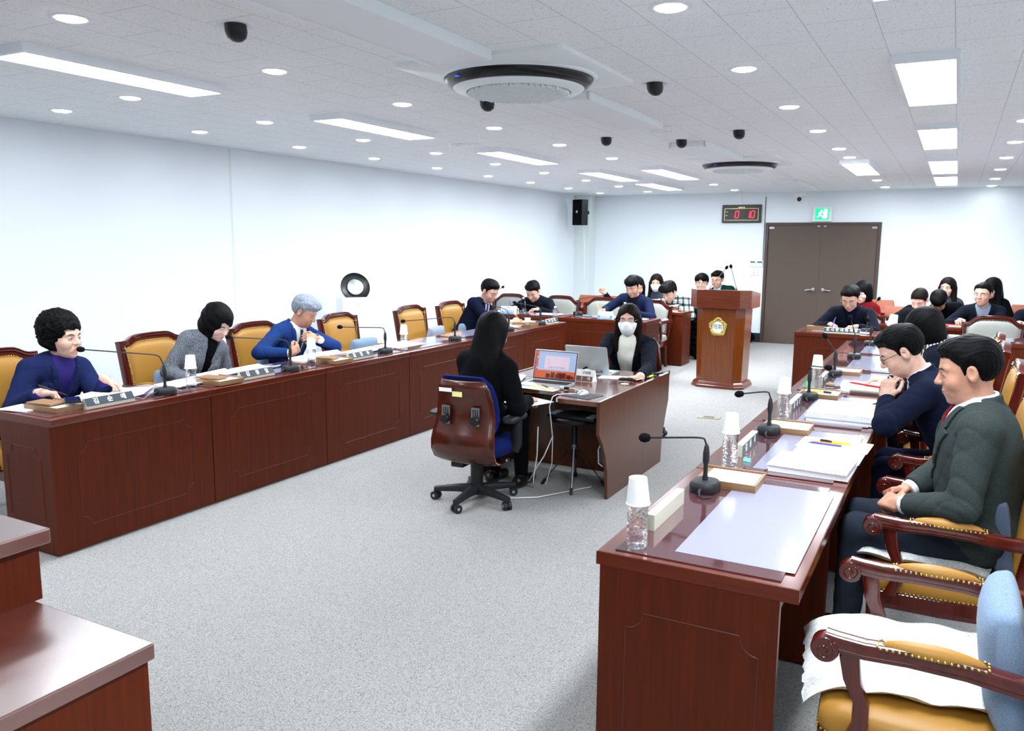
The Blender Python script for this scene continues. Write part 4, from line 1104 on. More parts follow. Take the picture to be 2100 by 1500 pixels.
# two clerks' desks standing back to back
e = empty('clerk_desk', (-2.55, 5.47, 0)); tag(e, 'brown double desk of the clerks with cut-out end panel', 'desk')
ex, ey = -2.55, 5.47
def P2(x, y): return (x-ex, y-ey)
z0, z1 = .650, .682
poly = [P2(-1.95, 4.76), P2(-2.23, 4.76), P2(-2.255, 4.79), P2(-2.27, 4.93), P2(-2.33, 4.99), P2(-2.96, 4.99), P2(-2.96, 5.45), P2(-1.95, 5.45)]
MB().prism(poly, z0, z1).build('near_worktop', M_CTRT, e, bevel=.004)
poly2 = [P2(-1.95, 5.455), P2(-2.96, 5.455), P2(-2.96, 6.10), P2(-1.95, 6.10)]
MB().prism(poly2, z0, z1).build('far_worktop', M_CTRT, e, bevel=.004)
pan = [(4.74, z1+.006), (4.74, .47), (4.80, .40), (4.86, .30), (4.895, .18), (4.91, .0), (5.40, .0), (5.40, .02), (5.47, .02), (5.47, 0), (6.02, .0), (6.04, .18), (6.10, .33), (6.17, .47), (6.18, z1+.006)]
for xx, nm in ((-1.945, 'end_panel'), (-2.985, 'end_panel')):
    MB().prism([(y-ey, z) for y, z in pan], xx-ex, xx+.022-ex, 'yz').build(nm, M_CTR, e, bevel=.002)
MB().box(-2.96-ex, -1.95-ex, 5.43-ey, 5.45-ey, .03, z0).build('modesty_panel', M_CTR, e)
MB().lathe([(.001, .001), (.030, .001), (.032, 0)], 20, c=(-2.05-ex, 5.52-ey, z1)).build('cable_cap', M_BEIGE, e)
# ------------------------------------------------------------ carved armchairs
def crest(w_, h, arch=.045, n=7):
    """closed outline of the backrest in (x,z); z=0 at bottom"""
    hw = w_/2; top = []
    prof = [(-1, 0), (-.93, .012), (-.80, .014), (-.70, .25), (-.60, .62), (-.50, .86), (-.36, .95), (0, 1.0)]
    left = [(x*hw, h-arch+arch*z) for x, z in prof]
    right = [(-x, z) for x, z in reversed(left[:-1])]
    pts = left+right
    pts += [(hw*.97, h*.5), (hw*.92, 0)]+[(0, -.0)]+[(-hw*.92, 0), (-hw*.97, h*.5)]
    return pts
def shrink(pts, d, c):
    out = []; 
    n = len(pts)
    for i in range(n):
        p0, p1, p2 = pts[i-1], pts[i], pts[(i+1) % n]
        e1 = Vector((p1[0]-p0[0], p1[1]-p0[1])).normalized(); e2 = Vector((p2[0]-p1[0], p2[1]-p1[1])).normalized()
        nn = Vector((-(e1.y+e2.y), e1.x+e2.x)); nn = nn.normalized() if nn.length > 1e-6 else Vector((-e1.y, e1.x))
        q = Vector(p1)+nn*d
        if (Vector(c)-q).length > (Vector(c)-Vector(p1)).length and d > 0: q = Vector(p1)-nn*d
        out.append((q.x, q.y))
    return out
def armchair(label, pad, group, bw=.58, bh=.60, arms=True, arch=.045, cat='chair', ladder=False, seat_h=.44):
    e = empty('armchair'); tag(e, label, cat, group)
    tilt = R(9)
    Rm = Matrix.Translation((0, -.235, .42)) @ Matrix.Rotation(tilt, 4, 'X')
    def B(x, y, z): v = Rm @ Vector((x, y, z)); return (v.x, v.y, v.z)
    out = crest(bw, bh, arch); c = (0, bh*.5)
    offs = [(0, -.028), (0, .012), (.006, .020), (.012, .014), (.017, .022), (.024, .022), (.030, .012), (.036, .018), (.044, .017), (.050, .006), (.052, -.004)]
    loops = []
    for o_, y in offs:
        loops.append([B(x, y, z) for x, z in shrink(out, o_, c)])
    mb = MB(); mb.loft(loops, cap=False)
    bo = [[B(x, y, z) for x, z in shrink(out, o_, c)] for o_, y in ((0, -.028), (.05, -.030))]
    mb.loft(bo, cap=False); mb.build('back_frame', M_CARVE, e, smooth=35)
    inn = shrink(out, .050, c)
    tops = sorted([(x, z) for x, z in out[:15]]); tx_, tz_ = [t_[0] for t_ in tops], [t_[1] for t_ in tops]
    N_ = 22; gv, gf = [], []
    for i in range(N_+1):
        for j in range(N_+1):
            u_, v_ = i/N_*2-1, j/N_
            x = u_*(bw*.5*(.92+.06*v_)-.050); zt_ = float(np.interp(x, tx_, tz_))-.052; z = .050+(zt_-.050)*v_
            bl_ = (1-abs(u_)**5)*(1-abs(2*v_-1)**5)
            gv.append(B(x, .002+.042*bl_**.55, z))
    for i in range(N_):
        for j in range(N_): a_ = i*(N_+1)+j; gf.append((a_, a_+N_+1, a_+N_+2, a_+1))
    MB().add(gv, gf).build('backrest', pad, e, smooth=80)
    MB().loft([[B(x, -.026, z) for x, z in inn], [B(c[0]+(x-c[0])*.9, -.036, c[1]+(z-c[1])*.9) for x, z in inn], [B(c[0]+(x-c[0])*.05, -.04, c[1]+(z-c[1])*.05) for x, z in inn]], cap=True).build('back_cover', pad, e, smooth=60)
    nail = MB(); nl = shrink(out, .055, c); n = len(nl)
    step = .0135 if pad is M_LEATHER else .034
    nm_ = M_BRASS if pad is M_LEATHER else M_CARVE
    for i in range(n):
        p, q = nl[i], nl[(i+1) % n]; L = math.dist(p, q); m_ = max(1, int(L/step))
        for j in range(m_):
            t = j/m_; x, z = p[0]+(q[0]-p[0])*t, p[1]+(q[1]-p[1])*t
            v = B(x, .017, z); r_ = .0048 if pad is M_LEATHER else .0055
            nail.lathe([(r_, 0), (r_*.7, .0035), (.0004, .0048)], 6, c=v, axis='y', cap=False)
    nail.build('nail_trim', nm_, e, smooth=80)
    # seat
    sw_, sd_ = bw*.5*.94, .26
    so = [(-sw_*.9, -.25), (sw_*.9, -.25), (sw_, .0), (sw_, .22), (sw_*.9, .255), (0, .27), (-sw_*.9, .255), (-sw_, .22), (-sw_, 0)]
    zf = seat_h-.10
    MB().loft([[(x, y, zf-.03) for x, y in so], [(x*1.01, y*1.01, zf-.01) for x, y in so], [(x*1.01, y*1.01, zf+.035) for x, y in so], [(x*.98, y*.98, zf+.04) for x, y in so]]).build('seat_frame', M_CARVE, e, bevel=.003)
    MB().loft([[(x*.985, y*.985, zf+.038) for x, y in so], [(x*1.01, y*1.01, zf+.06) for x, y in so], [(x*1.0, y*1.0, zf+.095) for x, y in so], [(x*.93, y*.93, zf+.112) for x, y in so], [(x*.7, y*.7, zf+.122) for x, y in so], [(x*.1, y*.1, zf+.126) for x, y in so]]).build('seat', pad, e, smooth=60)
    nail = MB()
    for i in range(len(so)):
        p, q = so[i], so[(i+1) % len(so)]; L = math.dist(p, q); m_ = max(1, int(L/.0145))
        for j in range(m_):
            t = j/m_; x, y = (p[0]+(q[0]-p[0])*t)*1.012, (p[1]+(q[1]-p[1])*t)*1.012
            nail.ell((x, y, zf+.044), (.0045, .0045, .0045), 6, 4)
    nail.build('seat_nail_trim', nm_, e, smooth=80)
    for sx in (-1, 1):
        MB().loft([[(sx*sw_*.9+a, .225+b_, z) for a, b_ in rrect(s_, s_, .008, 2)] for z, s_ in ((0, .036), (.08, .032), (.22, .046), (zf-.02, .056))]).build('leg', M_CARVE, e, smooth=35)
        MB().loft([[(sx*sw_*.84+a, -.23-k+b_, z) for a, b_ in rrect(.04, s_, .008, 2)] for z, s_, k in ((0, .036, .05), (.15, .04, .02), (zf-.02, .05, 0))]).build('leg', M_CARVE, e, smooth=35)
        if arms:
            ax = sx*(sw_+.018); za = .655
            # arm rail with a front scroll
            path = [(-.27, za-.012), (-.20, za-.012), (-.08, za+.002), (.05, za+.004), (.15, za-.002), (.215, za+.002), (.245, za+.006)]
            lps = []
            for y, z in path:
                lps.append([(ax+a*.9, y, z+b_) for a, b_ in rrect(.052, .046, .008, 2)])
            arm = MB().loft(lps)
            arm.lathe([(.001, -.028), (.033, -.027), (.036, -.02), (.036, .02), (.033, .027), (.001, .028)], 22, c=(ax, .245, za-.016), axis='x')
            ao = arm.build('arm_rail', M_CARVE, e, smooth=40)
            sc_ = MB()
            for s2 in (-1, 1):
                pts = []
                for k in range(22):
                    a = R(k*24+90); rr = .027*(1-k/26)
                    pts.append((ax+s2*.028, .245-rr*math.cos(a)*-1, za-.016+rr*math.sin(a)))
                sc_.tube(pts, .0032, 6)
                sc_.tube([(ax+s2*.0235, y, z-.010) for y, z in path[1:]], .0025, 5)
            sc_.build('scroll_carving', M_CARVE, ao, smooth=60)
            # padded arm
            L = []
            for k in range(13):
                t = k/12; y = -.125+.245*t; s2 = math.sin(math.pi*min(1, max(0, t)))**.45 if 0 < t < 1 else .05
                L.append([(ax+.025*s2*math.cos(a), y, za+.017+.030*s2*max(0, math.sin(a))-.004*(math.sin(a) < 0)) for a in [2*math.pi*i/14 for i in range(14)]])
            MB().loft(L).build('arm_pad', pad, e, smooth=70)
            nl_ = MB()
            for k in range(17):
                yy = -.118+.231*k/16
                for s3 in (-1, 1): nl_.ell((ax+s3*.0262, yy, za+.020), (.0045, .0045, .0045), 6, 4)
            for s3 in (-.5, 0, .5):
                for yy in (-.126, .121): nl_.ell((ax+s3*.035, yy, za+.021), (.0045, .0045, .0045), 6, 4)
            nl_.build('arm_nail_trim', nm_, e, smooth=80)
            # curved arm support
            pth = [(.175, zf+.03), (.150, zf+.10), (.150, zf+.16), (.175, zf+.22), (.185, za-.03), (.18, za-.01)]
            lp = [[(ax-sx*.012*(1-k/5)+a, y+b_, z) for a, b_ in rrect(.034, .046-.006*math.sin(k), .008, 2)] for k, (y, z) in enumerate(pth)]
            MB().loft(lp).build('arm_support', M_CARVE, e, smooth=45)
    if ladder:
        pass
    # straps of the top rail seen from the side
    return e
CH_L = armchair('x', M_LEATHER, 'mustard leather council chairs')
def put_chair(src, used, x, y, rz, label, group=None):
    o = src if not used else copy_tree(src)
    o.location = (x, y, 0); o.rotation_euler = (0, 0, rz); o['label'] = label
    if group: o['group'] = group
    return o
lc = [(2.86, 'behind the woman with curly hair'), (4.03, 'behind the woman in the tweed jacket'), (5.02, 'behind the grey-haired man in blue'), (6.13, 'empty, beside the air purifier'), (7.31, 'empty, fifth in the left row'), (8.12, 'behind the man writing in the left row')]
for k, (y, d) in enumerate(lc):
    put_chair(CH_L, k > 0, -4.90, y, R(-90)+[.0, .03, -.04, .05, .02, 0][k], 'mustard leather armchair with carved frame, '+d)
rc = [(2.46, 0.02, 'empty, nearest the camera with white cushion'), (3.555, .045, 'under the man in the grey-green jacket'), (4.60, .06, 'under the man leaning on his hand'), (5.72, .06, 'under the woman with bobbed hair'), (6.82, .03, 'empty, second last of the right row'), (7.56, .03, 'empty, last of the right row')]
for k, (y, x, d) in enumerate(rc):
    put_chair(CH_L, True, x, y, R(90), 'mustard leather armchair with carved frame, '+d)
CH_G = armchair('x', M_GREYFAB, 'grey upholstered officials chairs', bw=.64, bh=.52, arch=.085)
gc = [(-5.95, 10.68, 'left of the writing man in black'), (-5.12, 10.68, 'behind the writing man in black'), (-4.43, 10.68, 'empty beside the man in the blue blazer'), (-3.72, 10.65, 'behind the man in the blue blazer'), (-1.02, 10.55, 'behind the writing man with the long name plate'), (.42, 10.2, 'empty, seen whole at the right')]
for k, (x, y, d) in enumerate(gc):
    put_chair(CH_G, k > 0, x, y, R(180), 'pale grey upholstered armchair with dark frame, '+d)
# terracotta audience seats
M_TERRA = mat('terracotta vinyl', (156, 84, 58), 0.45); bump(M_TERRA, noise(M_TERRA, coords(M_TERRA), 300, 3), .1, .001)
def audience():
    e = empty('audience_seat'); 
    L = []
    for k in range(7):
        t = k/6; z = .53+.35*t; d = .035*math.sin(math.pi*(.15+.7*t)); y = -.22-.06*t
        L.append([(a, y+b_, z) for a, b_ in rrect(.44-.04*(t > .9), .03+d, .014, 3)])
    MB().loft(L).build('backrest', M_TERRA, e, smooth=50)
    MB().loft([[(a, b_, z) for a, b_ in rrect(w_, w_-.04, .03, 3)] for z, w_ in ((.40, .40), (.42, .45), (.46, .46), (.475, .42))]).build('seat', M_TERRA, e, smooth=50)
    for sx in (-1, 1):
        MB().box(sx*.21-.02, sx*.21+.02, -.28, .18, .02, .05).box(sx*.21-.02, sx*.21+.02, -.23, -.17, .05, .80).box(sx*.21-.018, sx*.21+.018, -.17, .18, .36, .40).build('side_frame', M_CARVE, e, bevel=.003)
    return e
AU = audience()
ac = [(-5.08, 11.8, 'empty, behind the grey chairs at back left'), (-4.58, 11.82, 'empty, right of its twin at back left'), (-.62, 12.0, 'empty, beside the woman in red'), (-1.0, 13.4, 'empty, near wall beside woman in red'), (.95, 13.4, 'near the mint cup at far right')]
for k, (x, y, d) in enumerate(ac):
    o = AU if k == 0 else copy_tree(AU); o.location = (x, y, 0); o.rotation_euler = (0, 0, R(180)); tag(o, 'terracotta vinyl audience seat, '+d, 'chair', 'terracotta audience seats')
# ------------------------------------------------------------ microphones
def bez(p0, p1, p2, n=10): return [tuple((1-t)**2*a+2*t*(1-t)*b_+t*t*c for a, b_, c in zip(p0, p1, p2)) for t in [k/n for k in range(n+1)]]
def mic(x, y, z, head, label, yaw=0, mid=None, stem=.125, plug=-1, hr=.017, cable=True, foamlen=.028):
    e = empty('gooseneck_microphone', (x, y, z), yaw); tag(e, label, 'microphone', 'gooseneck microphones')
    Mi = Matrix.Rotation(-yaw, 4, 'Z')
    out = rrect(.128, .105, .042, 5)
    prof = [(1, 0), (1.0, .018), (.97, .028), (.86, .036), (.60, .038)]
    MB().loft([[(a*s_, b_*s_, h+.004) for a, b_ in out] for s_, h in [(.96, -.004)]+prof]).build('base', M_BLACKM, e, smooth=40)
    MB().lathe([(.0115, .036), (.0115, .05), (.0085, .062), (.0085, .10), (.0125, .115), (.0125, stem+.02), (.009, stem+.045), (.0045, stem+.055)], 16).build('stem', M_BLACKM, e, smooth=40)
    hd = Mi @ (Vector(head)-Vector((x, y, z))); top = Vector((0, 0, stem+.05))
    if mid is None: m = Vector((0, 0, max(hd.z, stem+.12)+.01)); 
    else: m = Mi @ (Vector(mid)-Vector((x, y, z)))
    d = (m-top); s1 = top+d*.75; dh = (hd-m); s2 = m+dh*min(.35, .05/max(.05, dh.length))
    pts = [tuple(top), tuple(top+d*.4)]+bez(tuple(s1), tuple(m), tuple(s2), 6)+[tuple(m+dh*.6), tuple(hd)]
    MB().tube(pts, .0038, 8).build('gooseneck', M_BLACKM, e, smooth=60)
    dn = (hd-Vector(pts[-2])).normalized(); 
    rot = Vector((0, 0, 1)).rotation_difference(dn).to_matrix().to_4x4()
    fm = MB(); fm.M = Matrix.Translation(hd) @ rot
    fm.lathe([(.004, -.012), (hr*.75, -.006), (hr, .008), (hr*1.02, foamlen*.6), (hr*.8, foamlen), (hr*.35, foamlen+.007), (.001, foamlen+.008)], 18)
    fm.build('windscreen', M_FOAM, e, smooth=70)
    if cable:
        wd = Mi @ Vector((0, -1, 0)); sd = Mi @ Vector((.3, 0, 0)); P_ = lambda t, z_, k=0: tuple(wd*t+sd*k+Vector((0, 0, z_)))
        MB().cyl(P_(.040, .018), P_(.062, .018), .0085, .0085, 12).build('plug_collar', M_SILVER, e, smooth=40)
        MB().tube([P_(.062, .018), P_(.080, .015), P_(.100, .006, .02), P_(.115, .004, .08), P_(.09, .004, .16)], [.0075, .006, .0028, .0026, .0026], 8).build('cable', M_BLACKM, e, smooth=60)
    return e
ZT = TOP+.004
mic(-.775, 2.985, ZT, (-1.006, 2.98, .937), 'black gooseneck microphone on the nearest right desk', yaw=R(90), mid=(-.785, 2.98, .965), hr=.0185)
mic(-.755, 4.09, ZT, (-.895, 4.08, .947), 'black gooseneck microphone before the man in the grey-green jacket', yaw=R(90), mid=(-.765, 4.08, .972))
mic(-.73, 5.16, ZT, (-.637, 5.15, .962), 'black microphone bent to the right beside the man in navy', yaw=R(90), mid=(-.735, 5.15, .965))
mic(-.715, 6.23, ZT, (-.786, 6.22, 1.033), 'black microphone tilted left, beyond the bobbed woman', yaw=R(90), mid=(-.715, 6.22, .93))
mic(-.69, 7.29, ZT, (-.735, 7.28, 1.085), 'upright black microphone on the fifth right desk', yaw=R(90), mid=(-.70, 7.28, .98))
mic(-.66, 8.36, ZT, (-.69, 8.35, .99), 'black microphone on the last right desk, half hidden by hair', yaw=R(90), mid=(-.66, 8.35, .95))
mic(-.80, 9.62, ZT, (-.71, 9.6, 1.118), 'black microphone bent over the desk of the long name plate', yaw=0, mid=(-.80, 9.62, .97))
mic(-4.175, 3.29, ZT, (-4.52, 3.005, 1.04), 'black microphone pointing at the mouth of the curly-haired woman', yaw=R(-90), mid=(-4.19, 3.27, 1.0), plug=-1)
mic(-4.175, 4.36, ZT, (-4.5, 4.11, 1.008), 'black microphone in front of the woman in tweed', yaw=R(-90), mid=(-4.19, 4.34, .985))
mic(-4.19, 5.50, ZT, (-4.5, 5.309, .979), 'black microphone in front of the empty chair by the purifier', yaw=R(-90), mid=(-4.2, 5.49, .975))
mic(-4.18, 6.58, ZT, (-4.5, 6.202, .958), 'black microphone with long level neck, fourth left desk', yaw=R(-90), mid=(-4.2, 6.56, .985))
mic(-4.17, 7.64, ZT, (-4.45, 7.594, 1.046), 'black microphone on the fifth left desk, behind the clerk', yaw=R(-90), mid=(-4.2, 7.63, .99))
mic(-4.18, 8.42, ZT, (-4.5, 8.401, 1.002), 'black microphone on the sixth left desk beside the writing man', yaw=R(-90), mid=(-4.2, 8.41, .965))
mic(-4.37, 9.92, ZT, (-3.986, 9.93, 1.035), 'black microphone bent right on the back left desk', yaw=0, mid=(-4.36, 9.92, .965))
mic(-5.50, 9.62, ZT, (-5.50, 9.88, 1.085), 'black microphone beyond the glasses of the writing man', yaw=0, mid=(-5.6, 9.7, .99))
for k, (a, b_, d) in enumerate((((-2.59, 9.80, 1.15), (-2.395, 9.745, 1.413), 'left leaning one'), ((-2.275, 9.80, 1.16), (-2.335, 9.75, 1.425), 'right hand one'))):
    e = empty('podium_microphone', a); tag(e, 'thin black gooseneck microphone on the podium, '+d, 'microphone', 'podium microphones')
    h = Vector(b_)-Vector(a)
    MB().lathe([(.018, 0), (.018, .008), (.006, .012), (.005, .03)], 14).build('base', M_BLACKP, e)
    MB().tube([(0, 0, .02), tuple(h*.3+Vector((0, 0, .02))), tuple(h)], .0042, 8).build('gooseneck', M_STEEL, e, smooth=60)
    f_ = MB(); f_.M = Matrix.Translation(h) @ Vector((0, 0, 1)).rotation_difference(h.normalized()).to_matrix().to_4x4()
    f_.lathe([(.004, -.01), (.015, .0), (.019, .016), (.014, .034), (.001, .040)], 16); f_.build('windscreen', M_FOAM, e, smooth=70)

# ------------------------------------------------------------ bottles with paper cups
bt = empty('water_bottle')
prof = [(.001, .002), (.026, .0), (.031, .006)]
for k in range(12): z = .012+k*.0105; prof += [(.0325, z), (.0312, z+.005)]
prof += [(.0325, .142), (.030, .155), (.020, .172), (.0125, .182), (.0125, .200)]
MB().lathe(prof, 26).build('bottle_body', M_PET, bt, smooth=70)
MB().lathe([(.0145, .184), (.0145, .200), (.001, .201)], 18).build('cap', M_WHITEP, bt)
ct = empty('paper_cup')
MB().lathe([(.0272, .082), (.0268, .083), (.0268, .079), (.001, .079)], 32, cap=False).lathe([(.0275, .083), (.0355, .004), (.0375, .003), (.0378, .0), (.0352, .0), (.0345, .004), (.0268, .078)], 32, cap=False).build('cup_wall', M_CUP, ct, smooth=50)
bl = [(-.800, 2.30, 'nearest the camera'), (-.785, 3.41, 'beside the second right name plate'), (-.765, 4.51, 'beside the third right name plate'), (-.745, 5.57, 'fourth in the right row'),
      (-4.17, 3.48, 'left of the tweed woman'), (-4.19, 4.60, 'in front of the grey-haired man'), (-4.20, 5.78, 'before the empty left chairs')]
rnd_t = [(.01, -.03), (.03, .0), (.05, .03), (.0, .0), (-.02, .01), (.04, -.02), (0, 0)]
fb = fc = True
for k, (x, y, d) in enumerate(bl):
    o = bt if fb else copy_tree(bt); fb = False
    o.location = (x, y, ZT if x > -2 else TOP); o.rotation_euler = (0, 0, k*1.1); tag(o, 'clear bottle under an upturned paper cup, '+d, 'bottle', 'water bottles')
    c = ct if fc else copy_tree(ct); fc = False
    c.location = (x, y, (ZT if x > -2 else TOP)+.138); c.rotation_euler = (rnd_t[k][0], rnd_t[k][1], 0); tag(c, 'upturned white paper cup capping the water bottle, '+d, 'cup', 'upturned paper cups')
for k, (x, y, z, d) in enumerate([(-4.135, 8.72, TOP, 'at the far end of the left row'), (-5.16, 9.86, ZT, 'uncovered, before the writing man in black'), (-3.66, 9.78, ZT, 'uncovered, before the man in the blue blazer')]):
    o = copy_tree(bt); o.location = (x, y, z); o.rotation_euler = (0, 0, k); tag(o, 'clear water bottle '+d, 'bottle', 'water bottles')
for k, (x, y, z, d, up) in enumerate([(-5.24, 9.76, ZT, 'upright white paper cup beside the blue name card', 1), (-4.30, 8.33, TOP, 'upright white paper cup by the last left microphone', 1)]):
    c = copy_tree(ct); c.location = (x, y, z+.083); c.rotation_euler = (math.pi, 0, 0); tag(c, d, 'cup')
o = copy_tree(bt); o.location = (-.50, 8.93-.3, ZT); tag(o, 'water bottle under a tilted cup beside the bobbed head', 'bottle', 'water bottles'); o.scale = (1.15, 1.15, 1.15)
c = copy_tree(ct); c.location = (-.50, 8.63, ZT+.170); c.rotation_euler = (.05, .12, 0); c.scale = (1.3, 1.3, 1.3); tag(c, 'tilted upturned paper cup beside the bobbed head', 'cup', 'upturned paper cups')

# ------------------------------------------------------------ trays, papers, name plates
def tray(x, y, rz, label, w_=.235, d_=.205, paper=True, lid=False, z=ZT):
    e = empty('document_tray', (x, y, z), rz); tag(e, label, 'tray', 'oak desk trays')
    h, t = .030, .010
    q = MB().box(-w_/2, w_/2, -d_/2, d_/2, 0, .005)
    q.box(-w_/2, w_/2, -d_/2, -d_/2+t, .005, h).box(-w_/2, w_/2, d_/2-t, d_/2, .005, h+.004).box(w_/2-t, w_/2, -d_/2+t, d_/2-t, .005, h).box(-w_/2, -w_/2+t, -d_/2+t, d_/2-t, .005, h*.6)
    q.build('box', M_TRAY, e, bevel=.0015)
    if paper: 
        p = MB().box(-w_/2+.03, w_/2-t-.002, -d_/2+t+.002, d_/2-t-.006, .006, .026).build('note_paper', M_PAPER, e)
    MB().box(-w_/2, -w_/2+.05, -d_/2+t, d_/2-t, .010, .024).build('pen_block', M_TRAY, e, bevel=.002)
    if lid: MB().xf((-.035, -.03, h+.002), (0, 0, .1)).box(-.09, .09, -.055, .055, 0, .010).build('lid', M_TRAY, e, bevel=.002)
    return e
tray(-.715, 3.135, 0, 'oak tray of white paper on the nearest right desk'); tray(-.69, 4.21, 0, 'oak tray of white paper between the two nearest right sitters')
tray(-.685, 5.29, 0, 'oak tray holding a yellow highlighter, right row'); tray(-.665, 6.36, 0, 'oak tray of white paper beyond the bobbed woman')
tray(-4.315, 2.69, R(2), 'oak tray with lid at the near corner of left row', w_=.28, d_=.19, lid=True, z=ZT)
tray(-4.22, 3.75, 0, 'brown oak tray left of the tweed woman\'s name plate', lid=True); tray(-4.21, 4.86, 0, 'brown oak tray in front of the grey-haired man', lid=True); tray(-4.27, 8.22, 0, 'brown oak tray before the writing man, left row', lid=True, paper=False)
tray(-1.30, 9.66, 0, 'oak tray with a phone left of the long name plate', lid=True, paper=False)

def paper(x, y, w_, d_, rz, label, z=ZT+.001, th=.003, sheets=1, curl=0, m=None, cat='paper', nm='document', tilt=0, group=None):
    """a document: a bent, slightly untidy pile of sheets"""
    e = empty(nm, (x, y, z), rz); tag(e, label, cat, group)
    n = max(1, sheets); t = th/n
    for k in range(n):
        q = MB(); nx, ny = 10, 4; ox_, oy_, a = rnd.uniform(-.006, .006)*(k > 0), rnd.uniform(-.006, .006)*(k > 0), rnd.uniform(-.03, .03)*(k > 0)
        q.xf((ox_, oy_, k*t), (0, 0, a))
        L = []
        for i in range(nx+1):
            u = i/nx; xx = -w_/2+w_*u; zz = curl*(max(0, abs(u-.5)-.2)/.3)**2*(1 if u > .5 else .6)
            L.append([(xx, -d_/2, zz), (xx, d_/2, zz), (xx, d_/2, zz+t*.93), (xx, -d_/2, zz+t*.93)])
        q.loft(L); q.build('sheet' if t < .004 else 'booklet', m or (M_PAPERB if k == n-1 else M_PAPER), e)
    return e
# right row
paper(-.46, 3.50, .31, .25, R(-2), 'thick pile of printed reports before the man in grey-green', th=.034, sheets=4, nm='report_pile')
paper(-.44, 3.76, .29, .20, R(-2), 'printed sheet just beyond the thick report pile, right row', th=.003)
paper(-.435, 3.99, .31, .22, R(-3), 'printed sheet with pens lying on it, right row', th=.002)
paper(-.475, 4.70, .33, .40, R(-1), 'tall pile of booklets under the leaning man\'s elbow', th=.050, sheets=5, nm='report_pile')
paper(-.47, 5.78, .30, .42, R(2), 'open printed report under the bobbed woman\'s hands', th=.006, sheets=2)
# pens
def pen(p0, p1, m, label, r_=.0042, nm='pen', tip=None, cat='pen'):
    a, b_ = Vector(p0), Vector(p1); d = (b_-a)
    e = empty(nm, a); tag(e, label, cat)
    MB().tube([(0, 0, 0), tuple(d*.06), tuple(d*.12), tuple(d*.93), tuple(d)], [.0008, r_*.7, r_, r_, r_*.75], 10).build('barrel', m, e, smooth=50)
    if tip: MB().tube([tuple(d*.60), tuple(d*.62), tuple(d*.97), tuple(d*.98)], [r_*.8, r_*1.15, r_*1.15, r_*.9], 10).build('cap', tip, e, smooth=50)
    return e
zp = ZT+.010
pen((-.55, 3.955, zp), (-.40, 3.945, zp), M_BLUEPEN, 'blue ball pen on the printed sheet, right row'); pen((-.54, 3.985, zp), (-.40, 3.968, zp), M_ORANGE, 'orange pencil on the printed sheet, right row')
pen((-.36, 3.99, zp+.003), (-.505, 4.01, zp+.003), M_YEL, 'yellow highlighter with black barrel on the printed sheet', .006, 'highlighter', M_BLACKP, 'highlighter')
pen((-.735, 5.275, ZT+.034), (-.61, 5.262, ZT+.034), M_YEL, 'yellow highlighter lying in the oak tray', .0062, 'highlighter', M_BLACKP, 'highlighter')
pen((-4.26, 5.22, ZT+.02), (-4.30, 5.06, ZT+.024), M_ORANGE, 'orange pencil beside the third left name plate')
# binder clip
e = empty('binder_clip', (-.728, 3.49, ZT), R(-25)); tag(e, 'mint binder clip on the glass desk top', 'binder clip')
MB().loft([[(-.017, -.008, .001), (.017, -.008, .001), (.017, .008, .001), (-.017, .008, .001)], [(-.017, -.0012, .017), (.017, -.0012, .017), (.017, .0012, .017), (-.017, .0012, .017)]]).build('clip_body', M_MINT, e)
MB().tube([(-.008, -.001, .015), (-.009, -.006, .024), (-.005, -.010, .034), (.0, -.011, .037), (.005, -.010, .034), (.009, -.006, .024), (.008, -.001, .015)], .0011, 6).build('wire_handle', M_CHROME, e)
o = MB().tube([(0, 0, .014), (.03, .01, .014), (.055, .015, .014)], [.012, .0145, .012], 14).build('stamp_case', M_TRAY, smooth=60); o.location = (-.70, 5.68, ZT); tag(o, 'small brown wooden stamp case beside the fourth right bottle', 'stamp case')
e = empty('key_holder', (-.655, 5.585, ZT), .2); tag(e, 'black key holder with silver keys by the stamp case', 'keys')
MB().box(-.035, .02, -.018, .018, 0, .012).build('leather_fob', M_SHOE, e, bevel=.004)
for k in range(4): MB().box(.015, .058, -.016+k*.009, -.012+k*.009, .004+k*.003, .012+k*.004).build('key', M_CHROME, e)
o = MB().loft([[(x_, .026*math.cos(a), .022+.021*math.sin(a)) for a in [2*math.pi*i/16 for i in range(16)]] for x_ in (-.085, -.08, .08, .085)]).build('spectacle_case', M_BEIGE, smooth=50, bevel=.004); o.location = (-.45, 5.535, ZT); tag(o, 'long beige spectacle case in front of the bobbed woman', 'spectacle case')
